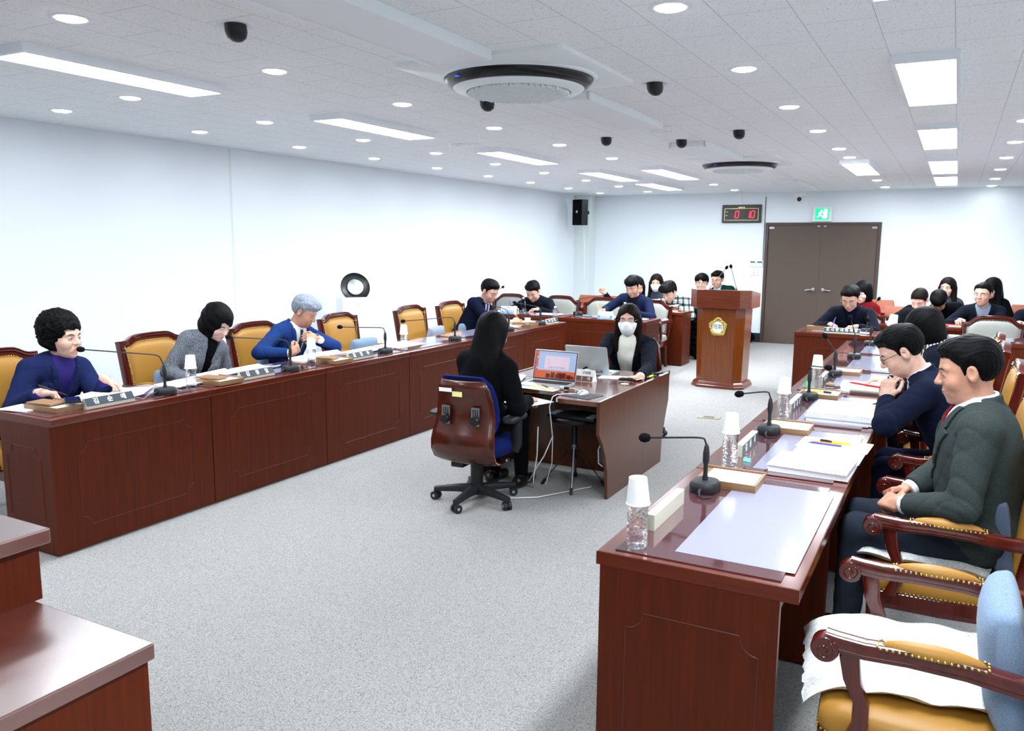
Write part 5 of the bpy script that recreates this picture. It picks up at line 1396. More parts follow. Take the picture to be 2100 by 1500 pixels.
# left row papers
for x, y, w_, d_, rz, lb, th, n_, cu in [
    (-4.47, 2.60, .20, .16, .2, 'sheets under the pen hand at the near left corner', .004, 1, 0), (-4.43, 2.98, .21, .30, .35, 'white sheets in front of the curly-haired woman', .006, 2, .004),
    (-4.40, 3.22, .21, .30, .7, 'sheet held down by the curly-haired woman\'s left hand', .004, 1, .012), (-4.37, 3.60, .22, .30, .1, 'loose sheets behind the nearest left bottle', .008, 3, .006),
    (-4.45, 3.98, .21, .30, .15, 'open report in front of the woman in tweed, near half', .008, 2, .018), (-4.43, 4.27, .21, .30, .05, 'open report in front of the woman in tweed, far half', .008, 2, .018),
    (-4.42, 4.85, .21, .30, .1, 'open booklet in front of the grey-haired man, near half', .012, 2, .03), (-4.44, 5.14, .21, .30, -.1, 'open booklet in front of the grey-haired man, far half', .010, 2, .03),
    (-4.40, 5.58, .21, .30, .1, 'white sheets before the empty chair by the purifier', .006, 2, .012), (-4.42, 6.02, .30, .42, 0, 'flat pale folder on the fourth left desk', .002, 1, 0),
    (-4.38, 8.18, .21, .30, .2, 'sheets under the hand of the writing man, left row', .006, 2, .004), (-4.38, 8.55, .21, .30, -.1, 'curling sheets beside the last left microphone', .006, 2, .02)]:
    paper(x, y, w_, d_, rz, lb, th=th, sheets=n_, curl=cu)
for x, y, w_, d_, rz, lb in [(-4.72, 9.77, .30, .21, 0, 'white sheets right of the writing man in black'), (-5.42, 9.80, .28, .20, .1, 'white sheets under the writing man in black'), (-3.80, 9.80, .30, .2, .05, 'white sheets under the blue blazer man\'s hands'),
                              (-3.45, 9.72, .21, .15, -.1, 'sheet at the corner of the back left desk'), (-3.62, 11.22, .42, .26, 0, 'open booklet under the plaid shirt man\'s arm'), (-.90, 9.56, .30, .21, 0, 'white sheets under the hand of the official writing'),
                              (.12, 11.0, .3, .2, .1, 'white sheets in front of the man in shirt and glasses'), (-.45, 11.0, .3, .2, 0, 'sheets in front of the man bending down'), (.1, 9.75, .22, .12, .05, 'pale booklets on the glass desk behind the right row')]:
    paper(x, y, w_, d_, rz, lb, th=.004, sheets=1)
paper(-.66, 11.02, .34, .22, .35, 'tilted white report beside the woman in red', th=.012, sheets=2, curl=.03)
o = MB().box(-.13, .13, -.09, .09, 0, .008).build('red_folder', M_RED, bevel=.002); o.location = (-.02, 11.05, ZT); tag(o, 'flat red folder on the desk at back right', 'folder')
o = MB().box(-.06, .06, -.04, .04, 0, .010).build('red_booklet', M_RED, bevel=.002); o.location = (-3.42, 11.28, ZT+.006); tag(o, 'small red booklet by the plaid shirt man', 'booklet')
# phones
def phone(x, y, z, rz, label, L=.155, w_=.078):
    e = empty('mobile_phone', (x, y, z), rz); tag(e, label, 'phone')
    MB().prism(rrect(w_, L, .010, 3), 0, .009).build('case', M_BLACKP, e, bevel=.001); MB().prism(rrect(w_-.006, L-.006, .008, 3), .009, .0095).build('screen', mat('phone screen', (16, 20, 30), .04, coat=1.0), e)
phone(-4.235, 2.735, ZT+.046, R(60), 'black phone on the tray of the curly-haired woman'); phone(-4.36, 4.47, ZT+.012, R(80), 'phone beside the second left microphone'); phone(-4.17, 9.72, ZT, R(70), 'black phone on the back left desk'); phone(-1.27, 9.64, ZT+.046, R(80), 'black phone on the tray at back right')
# name plates
def nameplate(x, y, rz, label, text, z=ZT, L=.30, face='dark', wedge=True, sx=1.0, sp=.085):
    """rz: direction in which the lettered face looks (local -y is the face)"""
    e = empty('name_plate', (x, y, z), rz); tag(e, label, 'name plate', 'desk name plates')
    if wedge:
        sec = [(-.032, 0), (-.032, .012), (-.006, .058), (.006, .060), (.018, 0)]
        MB().loft([[(xx, a, b_) for a, b_ in sec] for xx in (-L/2, L/2)]).build('block', M_BEIGE, e, bevel=.001)
        ang = math.atan2(.046, .026); Lf = .048
        MM = Matrix.Translation((0, -.0196, .0362)) @ Matrix.Rotation(ang, 4, 'X')
        f_ = MB(); f_.M = MM; f_.box(-L/2+.001, L/2-.001, -Lf/2, Lf/2, 0, .0008); f_.build('face', M_NPDARK, e)
        T_ = MM @ Matrix.Translation((0, 0, .0012))
    else:
        MB().box(-L/2, L/2, -.014, .014, 0, .055).build('block', M_BEIGE, e, bevel=.001)
        if face == 'dark': MB().box(-L/2+.004, L/2-.001, -.0152, -.014, .003, .050).build('face', M_NPDARK, e)
        T_ = Matrix.Translation((0, -.0156, .027)) @ Matrix.Rotation(R(90), 4, 'X')
    n = len(text)
    for k, ch in enumerate(text):
        text_mesh('letter', ch, .037, M_WHITE, e, ext=.0004, M=T_ @ Matrix.Translation(((k-(n-1)/2)*sp, 0, 0)), bold=.0009)
    return e
nameplate(-4.175, 2.905, R(90), 'dark name plate in front of the curly-haired woman', '김순애'); nameplate(-4.175, 4.02, R(90), 'dark name plate in front of the woman in tweed', '김정일')
nameplate(-4.16, 5.12, R(90), 'dark name plate in front of the grey-haired man', '김형주'); nameplate(-4.135, 8.60, R(90), 'dark name plate at the far end of the left row', '이형록', L=.27, sp=.07)
nameplate(-.81, 2.62, R(90), 'beige name plate seen blank on the nearest right desk', '', wedge=False, face='none', L=.33)
nameplate(-.778, 3.71, R(90), 'name plate with white lettering beside the mint clip', '김동식', wedge=False, L=.32); nameplate(-.758, 4.83, R(90), 'name plate with white lettering, third in right row', '윤동근', wedge=False, L=.36); nameplate(-.742, 5.88, R(90), 'name plate behind the fourth right bottle', '이자', wedge=False, L=.3)
e = nameplate(-1.02, 9.31, 0, 'long black name plate with seven white syllables', '도시현대화국장', L=.36, sp=.047)
def namecard(x, y, label, top, bot, w_=.21):
    e = empty('name_card', (x, y, ZT)); tag(e, label, 'name card')
    MB().loft([[(xx, -.035, 0), (xx, -.002, .092), (xx, .002, .092), (xx, .035, 0)] for xx in (-w_/2, w_/2)]).build('card', M_WHITEP, e)
    MM = Matrix.Translation((0, -.0185, .046)) @ Matrix.Rotation(math.atan2(.092, .033), 4, 'X')
    f_ = MB(); f_.M = MM; f_.box(-w_/2+.001, w_/2-.001, -.046, -.004, .0002, .0012); f_.build('blue_band', M_BLUETX, e)
    text_mesh('lettering', bot, .036, M_WHITE, e, ext=.0004, M=MM @ Matrix.Translation((0, -.025, .0016)), bold=.0006)
    text_mesh('small_lettering', top, .020, M_BLACKTX, e, ext=.0004, M=MM @ Matrix.Translation((0, .022, .0006)))
namecard(-5.27, 9.63, 'white and blue name card before the writing man in black', '공동주택', '주택관리과장'); namecard(-3.83, 9.56, 'white and blue name card before the blue blazer man', '도시', '건축과장', .20)

# ------------------------------------------------------------ clerks' desk things
ZC_ = .682
def laptop(x, y, rz, label, open_a, lidmat, w_=.345, d_=.235, scr=None):
    e = empty('laptop', (x, y, ZC_), rz); tag(e, label, 'laptop')
    MB().prism(rrect(w_, d_, .010, 3), .002, .016).build('keyboard_deck', M_SILVER, e, bevel=.001)
    k_ = MB()
    for r_ in range(5):
        for c_ in range(14): k_.box(-.155+c_*.0223, -.155+c_*.0223+.018, .085-r_*.022, .085-r_*.022+.017, .016, .0175)
    k_.build('keys', M_BLACKM, e)
    l_ = empty('lid', (0, d_/2-.004, .016)); l_.parent = e; l_.rotation_euler = (-R(open_a), 0, 0)
    MB().prism(rrect(w_, .225, .010, 3, 0, .1125), -.003, .003, 'xz').build('lid_shell', lidmat, l_)
    return e, l_
M_SCRB = mat('laptop bezel', (24, 24, 28), .3)
M_LIDG = mat('aluminium lid', (176, 188, 190), .35, .35)
e, l_ = laptop(-2.505, 5.16, R(0), 'open laptop with a document on its screen', 14, M_SILVER)
MB().box(-.168, .168, -.0042, -.003, .008, .218).build('bezel', M_SCRB, l_)
def emat(n_, c, es=.62): return mat(n_, (8, 8, 8), .3, emit=c, es=es)
MB().box(-.162, .162, -.0048, -.0042, .016, .212).build('screen_orange', emat('screen orange', (214, 96, 40)), l_)
ds = MB(); rr = random.Random(3)
for k in range(16):
    cx = rr.uniform(-.12, .155); w2 = rr.uniform(.004, .018); ds.box(cx-w2, cx+w2, -.0052, -.0048, .018+rr.uniform(0, .006), .03+rr.uniform(.004, .034))
ds.build('screen_canyon_shadow', emat('screen brown', (84, 26, 14)), l_)
MB().box(-.138, .162, -.0056, -.0052, .074, .212).build('document_window', emat('screen window blue', (170, 192, 232)), l_)
MB().box(-.085, .110, -.0060, -.0056, .086, .180).build('document_page', emat('screen page', (226, 206, 226)), l_)
tx = MB()
for r_ in range(2):
    for c_ in range(17): tx.box(-.052+c_*.0078, -.052+c_*.0078+rr.uniform(.003, .006), -.0063, -.0060, .100-r_*.007, .1035-r_*.007)
for z_ in (.150, .135, .122): tx.box(-.06, -.045, -.0063, -.0060, z_, z_+.002)
tx.box(-.13, .15, -.0063, -.0056, .199, .2005)
tx.build('document_text', emat('screen text', (150, 110, 130)), l_)
ic = MB()
for r_ in range(9):
    for c_ in range(2): ic.m(rr.randint(0, 2)).box(-.158+c_*.011, -.151+c_*.011, -.0063, -.0056, .03+r_*.019, .038+r_*.019)
ic.build('desktop_icons', [emat('icon white', (230, 230, 240)), emat('icon red', (200, 50, 60)), emat('icon blue', (60, 110, 200))], l_)
MB().box(-.162, .162, -.0058, -.0050, .012, .017).build('task_bar', emat('task bar', (34, 26, 60)), l_)
e2, l2 = laptop(-2.44, 5.88, R(180), 'pale grey laptop seen from behind in front of masked woman', 18, M_LIDG)
l2s = MB().box(.045-.165, .13-.165, .003, .0042, .012, .032); l2s.build('sticker', mat('sticker grey', (96, 92, 98), .5), l2)
text_mesh('sticker_text', '중랑구의회', .014, M_WHITE, l2, ext=.0002, M=Matrix.Translation((-.073, .0046, .022)) @ Matrix.Rotation(R(180), 4, 'Z') @ Matrix.Rotation(R(90), 4, 'X'))
e = empty('name_tent', (-2.345, 5.48, ZC_), R(-4)); e.scale = (.85, .85, .85); tag(e, 'clear acrylic name tent between the two laptops', 'name card')
w_ = .19
MB().loft([[(xx, -.040, 0), (xx, -.002, .102), (xx, .002, .102), (xx, .040, 0)] for xx in (-w_/2, w_/2)]).build('card', M_WHITEP, e)
MM = Matrix.Translation((0, -.021, .051)) @ Matrix.Rotation(math.atan2(.102, .038), 4, 'X')
f_ = MB(); f_.M = MM; f_.box(-w_/2+.003, w_/2-.012, -.050, -.004, .0004, .0014); f_.build('brown_band', mat('brown band', (112, 72, 60), .5), e)
f_ = MB(); f_.M = MM; f_.box(w_/2-.010, w_/2, -.052, -.020, .0006, .003); f_.build('acrylic_edge', M_WHITEP, e)
text_mesh('lettering', '구의회', .030, M_BLACKTX, e, ext=.0003, M=MM @ Matrix.Translation((.018, .024, .0012)), bold=.0003); text_mesh('lettering', 'ㅣ   석', .038, M_WHITE, e, ext=.0003, M=MM @ Matrix.Translation((.015, -.027, .0018)), bold=.0003)
o = MB().box(-.11, .11, -.09, .09, 0, .003).build('mouse_pad', mat('dark mouse pad', (40, 46, 56), .7)); o.location = (-2.125, 4.925, ZC_); o.rotation_euler = (0, 0, R(-12)); tag(o, 'dark grey mouse pad on the clerk desk corner', 'mouse pad')
e = empty('computer_mouse', (-2.135, 4.955, ZC_+.003), R(75)); tag(e, 'silver and white computer mouse on the dark pad', 'mouse')
q = MB(); L = []
for k in range(9):
    t = k/8; xx = -.052+.104*t; s_ = math.sin(math.pi*(.06+.88*t))**.5; L.append([(xx, .030*s_*math.cos(a), max(0, .033*s_*math.sin(a))) for a in [math.pi*i/10 for i in range(11)]]+[(xx, -.030*s_, 0)])
q.loft(L); q.build('shell', M_SILVER, e, smooth=60)
MB().tube([(.028, 0, .026), (.04, 0, .022)], .005, 8).build('scroll_wheel', M_BLACKP, e)
o = MB().tube([(-2.30, 5.06, .70), (-2.24, 5.07, .695), (-2.17, 5.02, .69), (-2.17, 4.95, .687), (-2.24, 4.90, .687), (-2.28, 4.86, .687), (-2.285, 4.80, .68), (-2.29, 4.765, .62), (-2.28, 4.80, .40), (-2.33, 4.9, .2), (-2.40, 4.95, .02)], .0032, 8).build('white_cable', M_WHITEP, smooth=60); tag(o, 'white cable from laptop plug over the desk edge', 'cable')
e = empty('usb_plug', (-2.315, 5.06, ZC_)); tag(e, 'white and black plug beside the near laptop', 'plug'); MB().box(-.035, -.005, -.012, .012, .004, .024).build('plug_head', M_WHITEP, e, bevel=.003); MB().tube([(-.008, 0, .014), (.03, .003, .014)], .010, 10).build('plug_grip', M_BLACKP, e)
o = MB().tube([(-2.135, 5.62, .697), (-2.11, 5.62, .70), (-2.03, 5.62, .70), (-2.0, 5.62, .697)], [.008, .015, .015, .006], 12, flat=(1, .8)).build('usb_hub', M_BLACKP, smooth=50); tag(o, 'black oblong usb hub right of the grey laptop', 'usb hub')
o = MB().tube([(-2.0, 5.62, .70), (-1.985, 5.66, .703), (-1.98, 5.72, .697), (-2.0, 5.76, .69), (-2.02, 5.8, .688)], .004, 8).build('white_usb_lead', M_WHITEP, smooth=60); tag(o, 'short white lead running from the usb hub', 'cable')
e = empty('cable_bundle', (-1.99, 5.80, ZC_)); tag(e, 'dark cable with yellow tie and black bundle at desk corner', 'cable'); MB().tube([(-.03, -.1, .006), (.0, -.02, .012), (.02, .05, .016)], .005, 8).build('lead', M_STEEL, e); MB().tube([(.015, .03, .014), (.03, .08, .02)], .008, 8).build('yellow_tie', M_YEL, e)
q = MB(); 
for k in range(7): a = k*.9; q.tube([(.03+.02*math.cos(a), .12+.03*math.sin(a), .014+k*.003), (.05+.02*math.cos(a+2), .17+.03*math.sin(a+2), .02+k*.002), (.02+.02*math.cos(a+4), .20, .014)], .007, 6)
q.build('black_bundle', M_BLACKP, e, smooth=60)
paper(-2.50, 4.985-.0+.055, .30, .15, R(-5), 'white sheets lying before the laptop', z=ZC_+.001, th=.003)
paper(-2.47, 5.045, .16, .11, R(-18), 'yellow note pad with a black pen', z=ZC_+.006, th=.006, m=M_YELLOWP, nm='note_pad', cat='note pad')
pen((-2.42, 5.01, ZC_+.017), (-2.50, 5.075, ZC_+.017), M_BLACKP, 'black pen lying on the yellow note pad')
paper(-2.21, 5.72, .21, .15, R(8), 'white sheets beside the grey laptop', z=ZC_+.001, th=.006, sheets=2)
paper(-2.86, 5.25, .20, .28, R(20), 'pile of papers at the left of the near laptop', z=ZC_+.001, th=.02, sheets=3)
paper(-2.46, 4.79, .21, .28, R(-20), 'white document held on the lap of the clerk seen from behind', z=.625, th=.006, sheets=2)
o = MB().prism(rrect(.10, .05, .02, 3), 0, .02).build('card_reader', M_BLACKP, bevel=.003); o.location = (-2.78, 5.09, ZC_); tag(o, 'black gadget left of the near laptop', 'gadget')
# stool with keyboard under the desk
e = empty('round_stool', (-2.25, 5.09, 0)); tag(e, 'black stool on folding steel legs under clerk desk', 'stool')
MB().lathe([(.001, .462), (.15, .462), (.172, .475), (.178, .495), (.172, .505), (.16, .51), (.001, .51)], 36).build('stool_seat', M_BLACKP, e, smooth=40)
MB().lathe([(.019, .20), (.019, .462)], 16).build('column', M_BLACKP, e)
for k in range(4):
    a = R(20+90*k); c, s_ = math.cos(a), math.sin(a)
    lg = MB().tube([(c*.02, s_*.02, .29), (c*.10, s_*.10, .17), (c*.215, s_*.215, .02)], [.009, .008, .008], 8, flat=(1, .5)).build('leg', M_STEEL, e, smooth=60)
    MB().tube([(c*.20, s_*.20, .040), (c*.225, s_*.225, .0)], .011, 8).build('rubber_foot', M_BLACKM, lg)
MB().lathe([(.024, .27), (.027, .28), (.024, .30)], 16).lathe([(.008, .10), (.010, .20)], 10).build('hub', M_STEEL, e)
e = empty('keyboard', (-2.21, 5.00, .512), R(-2)); tag(e, 'black keyboard lying on the stool under the desk', 'keyboard')
MB().prism(rrect(.36, .15, .012, 3), 0, .018).build('case', M_BLACKP, e, bevel=.003)
k_ = MB()
for r_ in range(6):
    for c_ in range(18): k_.m(0 if (c_ < 3 or c_ > 14) else 1).box(-.168+c_*.0187, -.168+c_*.0187+.0155, .045-r_*.0215, .045-r_*.0215+.017, .018, .024)
k_.build('keys', [mat('grey keys', (150, 168, 162), .5), M_BLACKM], e)
for k, (pts, lb) in enumerate([([(-2.42, 4.86, .45), (-2.42, 4.85, .25), (-2.45, 4.86, .08), (-2.47, 4.9, .01), (-2.55, 4.95, .008), (-2.65, 4.9, .008)], 'white cable hanging left of the stool'), ([(-2.30, 4.84, .40), (-2.36, 4.84, .26), (-2.44, 4.86, .14), (-2.50, 4.9, .05), (-2.60, 4.98, .01), (-2.68, 5.0, .008)], 'white cable crossing below the stool seat'),
      ([(-2.68, 4.72, .008), (-2.60, 4.62, .008), (-2.48, 4.60, .008), (-2.34, 4.70, .008), (-2.25, 4.86, .008), (-2.12, 5.1, .008)], 'white cable looping on the carpet under the desk'), ([(-2.03, 5.1, .40), (-2.04, 5.02, .30), (-2.02, 4.98, .22), (-1.99, 4.98, .20)], 'white lead with plug hanging behind the end panel')]):
    o = MB().tube(pts, .0045, 8).build('white_cable', M_WHITEP, smooth=60); tag(o, lb, 'cable')
o = MB().tube([(-2.03, 5.12, .23), (-2.03, 5.15, .23)], .055, 18).build('tape_roll', M_GREYCUSH); tag(o, 'round grey-blue roll behind the clerk desk end panel', 'roll')
# ------------------------------------------------------------ clerk chairs
M_OFW = wood('moulded plywood', (54, 18, 9), (82, 29, 13), 'x', .26, .25, sc=.35); M_OFE = mat('plywood edge', (176, 120, 70), .4)
M_OFB = fabric('royal blue speckled fabric', (26, 44, 132), sc=500); M_OFD = fabric('navy mesh fabric', (26, 30, 66), sc=600)
def office_chair(x, y, rz, label, padm=None):
    e = empty('office_chair', (x, y, 0), rz); tag(e, label, 'chair', 'swivel office chairs')
    # local: facing +y
    prof = [(-.105, .285), (-.16, .296), (-.215, .325), (-.245, .38), (-.248, .44), (-.232, .50), (-.208, .555), (-.198, .62), (-.205, .70), (-.222, .78), (-.238, .835)]
    wid = [.20, .215, .222, .226, .224, .218, .212, .205, .195, .180, .150]
    n = 12; F, B_ = [], []
    for (yy, zz), w2 in zip(prof, wid):
        F.append([(-w2+2*w2*i/n, yy+.050*((-1+2*i/n)**2), zz) for i in range(n+1)])
    q = MB(); t = .012
    for k in range(len(F)-1):
        for i in range(n):
            a, b2, c, d = F[k][i], F[k][i+1], F[k+1][i+1], F[k+1][i]
            q.add([a, b2, c, d], [(0, 1, 2, 3)])
    me_o = q.build('plywood_shell', [M_OFW, M_OFE], e, smooth=80)
    bm = bmesh.new(); bm.from_mesh(me_o.data); bmesh.ops.remove_doubles(bm, verts=bm.verts, dist=1e-5); bmesh.ops.recalc_face_normals(bm, faces=bm.faces); bm.to_mesh(me_o.data); bm.free(); me_o.data.polygons.foreach_set('use_smooth', [True]*len(me_o.data.polygons))
    so = me_o.modifiers.new('solid', 'SOLIDIFY'); so.thickness = .013; so.offset = 0; so.material_offset_rim = 1
    L = []
    for k, ((yy, zz), w2) in enumerate(list(zip(prof, wid))[4:]):
        s_ = [.75, .95, 1, 1, 1.0, .97, .85][k]
        L.append([(a, yy+.035+b_+.045*(a/.2)**2, zz+.025) for a, b_ in rrect(w2*2*s_+.02, .05, .022, 4)])
    MB().loft(L).build('back_pad', padm or M_OFB, e, smooth=70)
    L = []
    for z_, s_, dy in ((.335, .85, 0), (.35, .98, 0), (.395, 1.02, 0), (.425, 1.0, 0), (.445, .93, 0), (.452, .7, 0)):
        L.append([(a*s_, b_*s_+.04, z_-(.018 if b_ > .1 else 0)) for a, b_ in rrect(.46, .46, .09, 5)])
    MB().loft(L).build('seat', M_OFB, e, smooth=70)
    for sx in (-1, 1):
        a_ = MB().tube([(sx*.235, .06, .36), (sx*.255, .06, .40), (sx*.262, .05, .56)], [.030, .032, .030], 10, flat=(.6, 1.3)).build('arm_post', M_BLACKM, e, smooth=50)
        MB().loft([[(sx*.262+p, q_, z_) for p, q_ in [(pp*s_, .02+qq*s_) for pp, qq in rrect(.085, .26, .035, 5)]] for z_, s_ in ((.565, .9), (.575, 1), (.59, 1), (.60, .88))]).build('arm_rest', M_BLACKM, a_, smooth=50)
        pl = MB().prism(rrect(.058, .118, .006, 2, sx*.105, .615), -.222, -.216, 'xz').build('adjuster_plate', M_STEEL, e)
        sl = MB()
        for k in (-1, 0, 1): sl.box(sx*.105+k*.015-.003, sx*.105+k*.015+.003, -.2235, -.2215, .60, .662)
        sl.build('slot', M_BLACKP, pl)
        MB().lathe([(.026, -.250), (.029, -.246), (.029, -.228), (.016, -.222)], 18, c=(sx*.105, 0, .590), axis='y').build('knob', M_BLACKP, pl, smooth=50)
    MB().box(-.09, .09, -.12, .14, .295, .335).box(-.14, -.05, -.10, .0, .24, .30).build('tilt_mechanism', M_BLACKM, e, bevel=.006)
    MB().lathe([(.042, .09), (.042, .26), (.030, .262), (.030, .30)], 20).build('gas_lift', M_BLACKP, e, smooth=50)
    MB().tube([(.06, .02, .31), (.19, .06, .29), (.22, .07, .285)], [.005, .005, .018], 8, flat=(1, .5)).build('lever', M_BLACKM, e)
    b_ = MB()
    b_.lathe([(.05, .055), (.055, .10), (.042, .115)], 20)
    for k in range(5):
        a = R(k*72-18); c, s_ = math.cos(a), math.sin(a)
        L = []
        for r_, z_, w2, h_ in ((.03, .085, .035, .03), (.12, .085, .026, .024), (.24, .075, .020, .018), (.285, .07, .020, .016)):
            L.append([(c*r_-s_*p, s_*r_+c*p, z_+q_) for p, q_ in rrect(w2*2, h_*2, h_*.5, 2)])
        b_.loft(L)
    b_.build('star_base', M_BLACKM, e, smooth=40)
    for k in range(5):
        a = R(k*72-18); c, s_ = math.cos(a), math.sin(a); px, py = c*.275, s_*.275
        w3 = MB()
        ca, sa = math.cos(a+1.1), math.sin(a+1.1)
        w3.tube([(px-ca*.026, py-sa*.026, .028), (px-ca*.006, py-sa*.006, .028)], .028, 18); w3.tube([(px+ca*.006, py+sa*.006, .028), (px+ca*.026, py+sa*.026, .028)], .028, 18)
        w3.cyl((px, py, .028), (px, py, .07), .010)
        wo = w3.build('caster', M_BLACKM, e, smooth=50)
        MB().tube([(px-ca*.0275, py-sa*.0275, .028), (px+ca*.0275, py+sa*.0275, .028)], .010, 12).build('caster_hub', M_SILVER, wo)
    return e
oc = office_chair(-2.665, 4.46, R(3), 'swivel chair with dark plywood back and blue seat, seen from behind')
MB().xf((-.10, -.235, .775), (R(3), 0, 0)).box(-.045, .045, -.002, .001, -.012, .012).build('white_label', M_PAPER, oc); MB().xf((-.02, -.228, .755), (R(3), 0, 0)).box(-.035, .035, -.002, .001, -.020, .012).build('yellow_label', M_YELLOWP, oc)
office_chair(-2.42, 6.74, R(186), 'swivel chair of dark plywood under the masked woman', M_OFW)

# ------------------------------------------------------------ cushions, purifier, odds and ends
def lumbar(x, y, z, rz, tilt, label, m=M_BLUECUSH, w_=.36, h_=.27, th=.13):
    e = MB(); L = []
    for k in range(13):
        t = k/12; xx = -w_/2+w_*t; s_ = min(1, (math.sin(math.pi*(.012+.976*t)))**.16)
        L.append([(xx, th*(.5*abs(math.cos(a))**.6*(1 if math.cos(a) > 0 else -.35))*s_, h_*.5*(.82+.18*s_)*math.copysign(abs(math.sin(a))**.62, math.sin(a))) for a in [2*math.pi*i/24 for i in range(24)]])
    e.loft(L); o = e.build('lumbar_cushion', m, smooth=80); o.location = (x, y, z); o.rotation_euler = (tilt, 0, rz); tag(o, label, 'cushion', 'lumbar cushions'); return o
for y, d in ((4.03, 'behind the woman in tweed'), (5.02, 'behind the grey-haired man'), (6.20, 'on the empty chair by the air purifier'), (8.12, 'behind the writing man of the left row')):
    lumbar(-5.0, y, .635, R(-90), R(-8), 'pale blue lumbar cushion '+d)
lumbar(-4.99, 7.42, .65, R(-80), R(-12), 'pale grey-blue lumbar cushion leaning on the fifth left chair', m=fabric('pale grey cushion', (176, 184, 204), sc=300))
lumbar(.215, 2.40, .62, R(90), R(-8), 'big pale blue lumbar cushion on the nearest right chair', w_=.36, h_=.36, th=.17)
lumbar(.245, 3.555, .60, R(90), R(-8), 'slate blue lumbar cushion behind the man in grey-green', m=M_GREYCUSH, h_=.34, th=.12)
def seat_mat(x, y, z, w_, d_, rz, label, hang=.0):
    q = MB(); n = 26; V_, F_ = [], []
    for s_ in (0, 1):
        for i in range(n+1):
            for j in range(n+1):
                u, v = i/n*2-1, j/n*2-1
                edge = max(abs(u), abs(v)); wob = .010*math.sin(u*9+v*4)+.006*math.sin(v*17)
                zz = .022*(1-edge**8)*(1 if s_ else -.25)+ (.006*math.sin(v*30)*(edge > .9)) + wob*.6
                if u < -.55: zz -= hang*((-.55-u)/.45)**1.5
                V_.append((u*w_/2+.004*math.sin(v*19)*(abs(u) > .95), v*d_/2+.004*math.sin(u*19)*(abs(v) > .95), zz))
    N = (n+1)**2
    for i in range(n):
        for j in range(n):
            a = i*(n+1)+j; F_.append((N+a, N+a+1, N+a+n+2, N+a+n+1)); F_.append((a, a+n+1, a+n+2, a+1))
    for i in range(n):
        for a, b2 in ((i, i+1), (n*(n+1)+i+1, n*(n+1)+i)): F_.append((a, N+a, N+b2, b2))
        for a, b2 in (((i+1)*(n+1), i*(n+1)), (i*(n+1)+n, (i+1)*(n+1)+n)): F_.append((a, N+a, N+b2, b2))
    q.add(V_, F_); o = q.build('seat_cushion', M_WHITECUSH, smooth=80); o.location = (x, y, z); o.rotation_euler = (0, 0, rz); tag(o, label, 'cushion', 'white seat cushions'); return o
seat_mat(-.06, 2.52, .487, .52, .50, R(8), 'white quilted seat cushion slipping off the nearest right chair', hang=.07)
seat_mat(-.02, 3.56, .482, .46, .44, R(-3), 'white seat cushion under the man in grey-green')
# air purifier
e = empty('air_purifier', (-6.0, 7.32, 0), R(-38)); tag(e, 'white tower air purifier with tilted black disc, by the left wall', 'air purifier')
MB().loft([[(a, b_, z) for a, b_ in rrect(s_, s_, .03, 4)] for z, s_ in ((0, .34), (.01, .36), (1.06, .36), (1.07, .35))]).build('body', M_WHITEP, e, smooth=40)
MB().box(.181, .183, -.04, .04, .12, .135).box(.181, .183, -.12, .12, .40, .403).build('seam', M_LAMPF, e)
hd = empty('fan_head', (.02, 0, 1.175)); hd.parent = e; hd.rotation_euler = (0, R(72), 0)
MB().lathe([(.001, -.07), (.12, -.06), (.175, -.01), (.182, .015), (.176, .026), (.168, .026)], 44, cap=False).build('head_shell', M_WHITEP, hd, smooth=60)
MB().lathe([(.168, .026), (.15, .014), (.095, .008), (.09, .02)], 44, cap=False).build('black_ring', M_ACB, hd, smooth=60)
MB().lathe([(.092, .018), (.09, .030), (.085, .033), (.001, .033)], 44).build('silver_disc', mat('spun aluminium', (220, 226, 228), .25, .9), hd, smooth=40)
MB().box(-.03, .03, -.11, .11, 1.06, 1.09).build('neck', M_BLACKM, e)
text_mesh('brand_text', 'LG', .022, M_NPDARK, e, M=Matrix.Translation((.1805, .0, 1.0)) @ Matrix.Rotation(R(90), 4, 'Z') @ Matrix.Rotation(R(90), 4, 'X'))
# tumbler, bags, coats
e = empty('tumbler', (.40, 12.25, TOP)); tag(e, 'mint steel tumbler on the desk at the far right', 'tumbler')
MB().lathe([(.030, 0), (.036, .004), (.042, .10), (.044, .125)], 24).build('tumbler_body', M_MINT, e, smooth=50); MB().lathe([(.045, .125), (.045, .138), (.02, .145), (.001, .145)], 24).build('lid', M_MINT, e, smooth=50)
def lump(name, label, cat, loc, fn, lo, hi, m, h=.012):
    o = sdf_obj(name, fn, lo, hi, h, m, None); o.location = loc; tag(o, label, cat); return o
M_COAT = fabric('black quilted coat', (22, 25, 34), sc=300, bs=.4); M_BAG = fabric('black bag fabric', (16, 16, 20), sc=300)
def coatf(P):
    d = ellip(P, (0, 0, .62), (.22, .13, .16)); d = smin(d, ellip(P, (.02, .05, .34), (.21, .10, .36)), .08)
    return smax(d+.012*np.sin(P[:, 2]*75+2*np.sin(P[:, 0]*9))+.006*np.sin(P[:, 0]*60+P[:, 2]*25), -P[:, 2], .01)
lump('quilted_coat', 'black padded coat hung on the chair of the plaid shirt man', 'coat', (-3.27, 11.84, 0), coatf, V3(-.3, -.25, -.02), V3(.3, .25, .85), M_COAT)
def coat2(P): return ellip(P, (0, 0, .80), (.27, .12, .20))+.010*np.sin(P[:, 0]*26+P[:, 2]*20)
lump('dark_coat', 'black coat hung over a chair back, left of the bobbed woman', 'coat', (-.36, 10.35, 0), lambda P: smin(coat2(P), ellip(P, (0, .0, .40), (.25, .10, .42)), .06), V3(-.35, -.2, -.04), V3(.35, .2, 1.05), M_COAT)
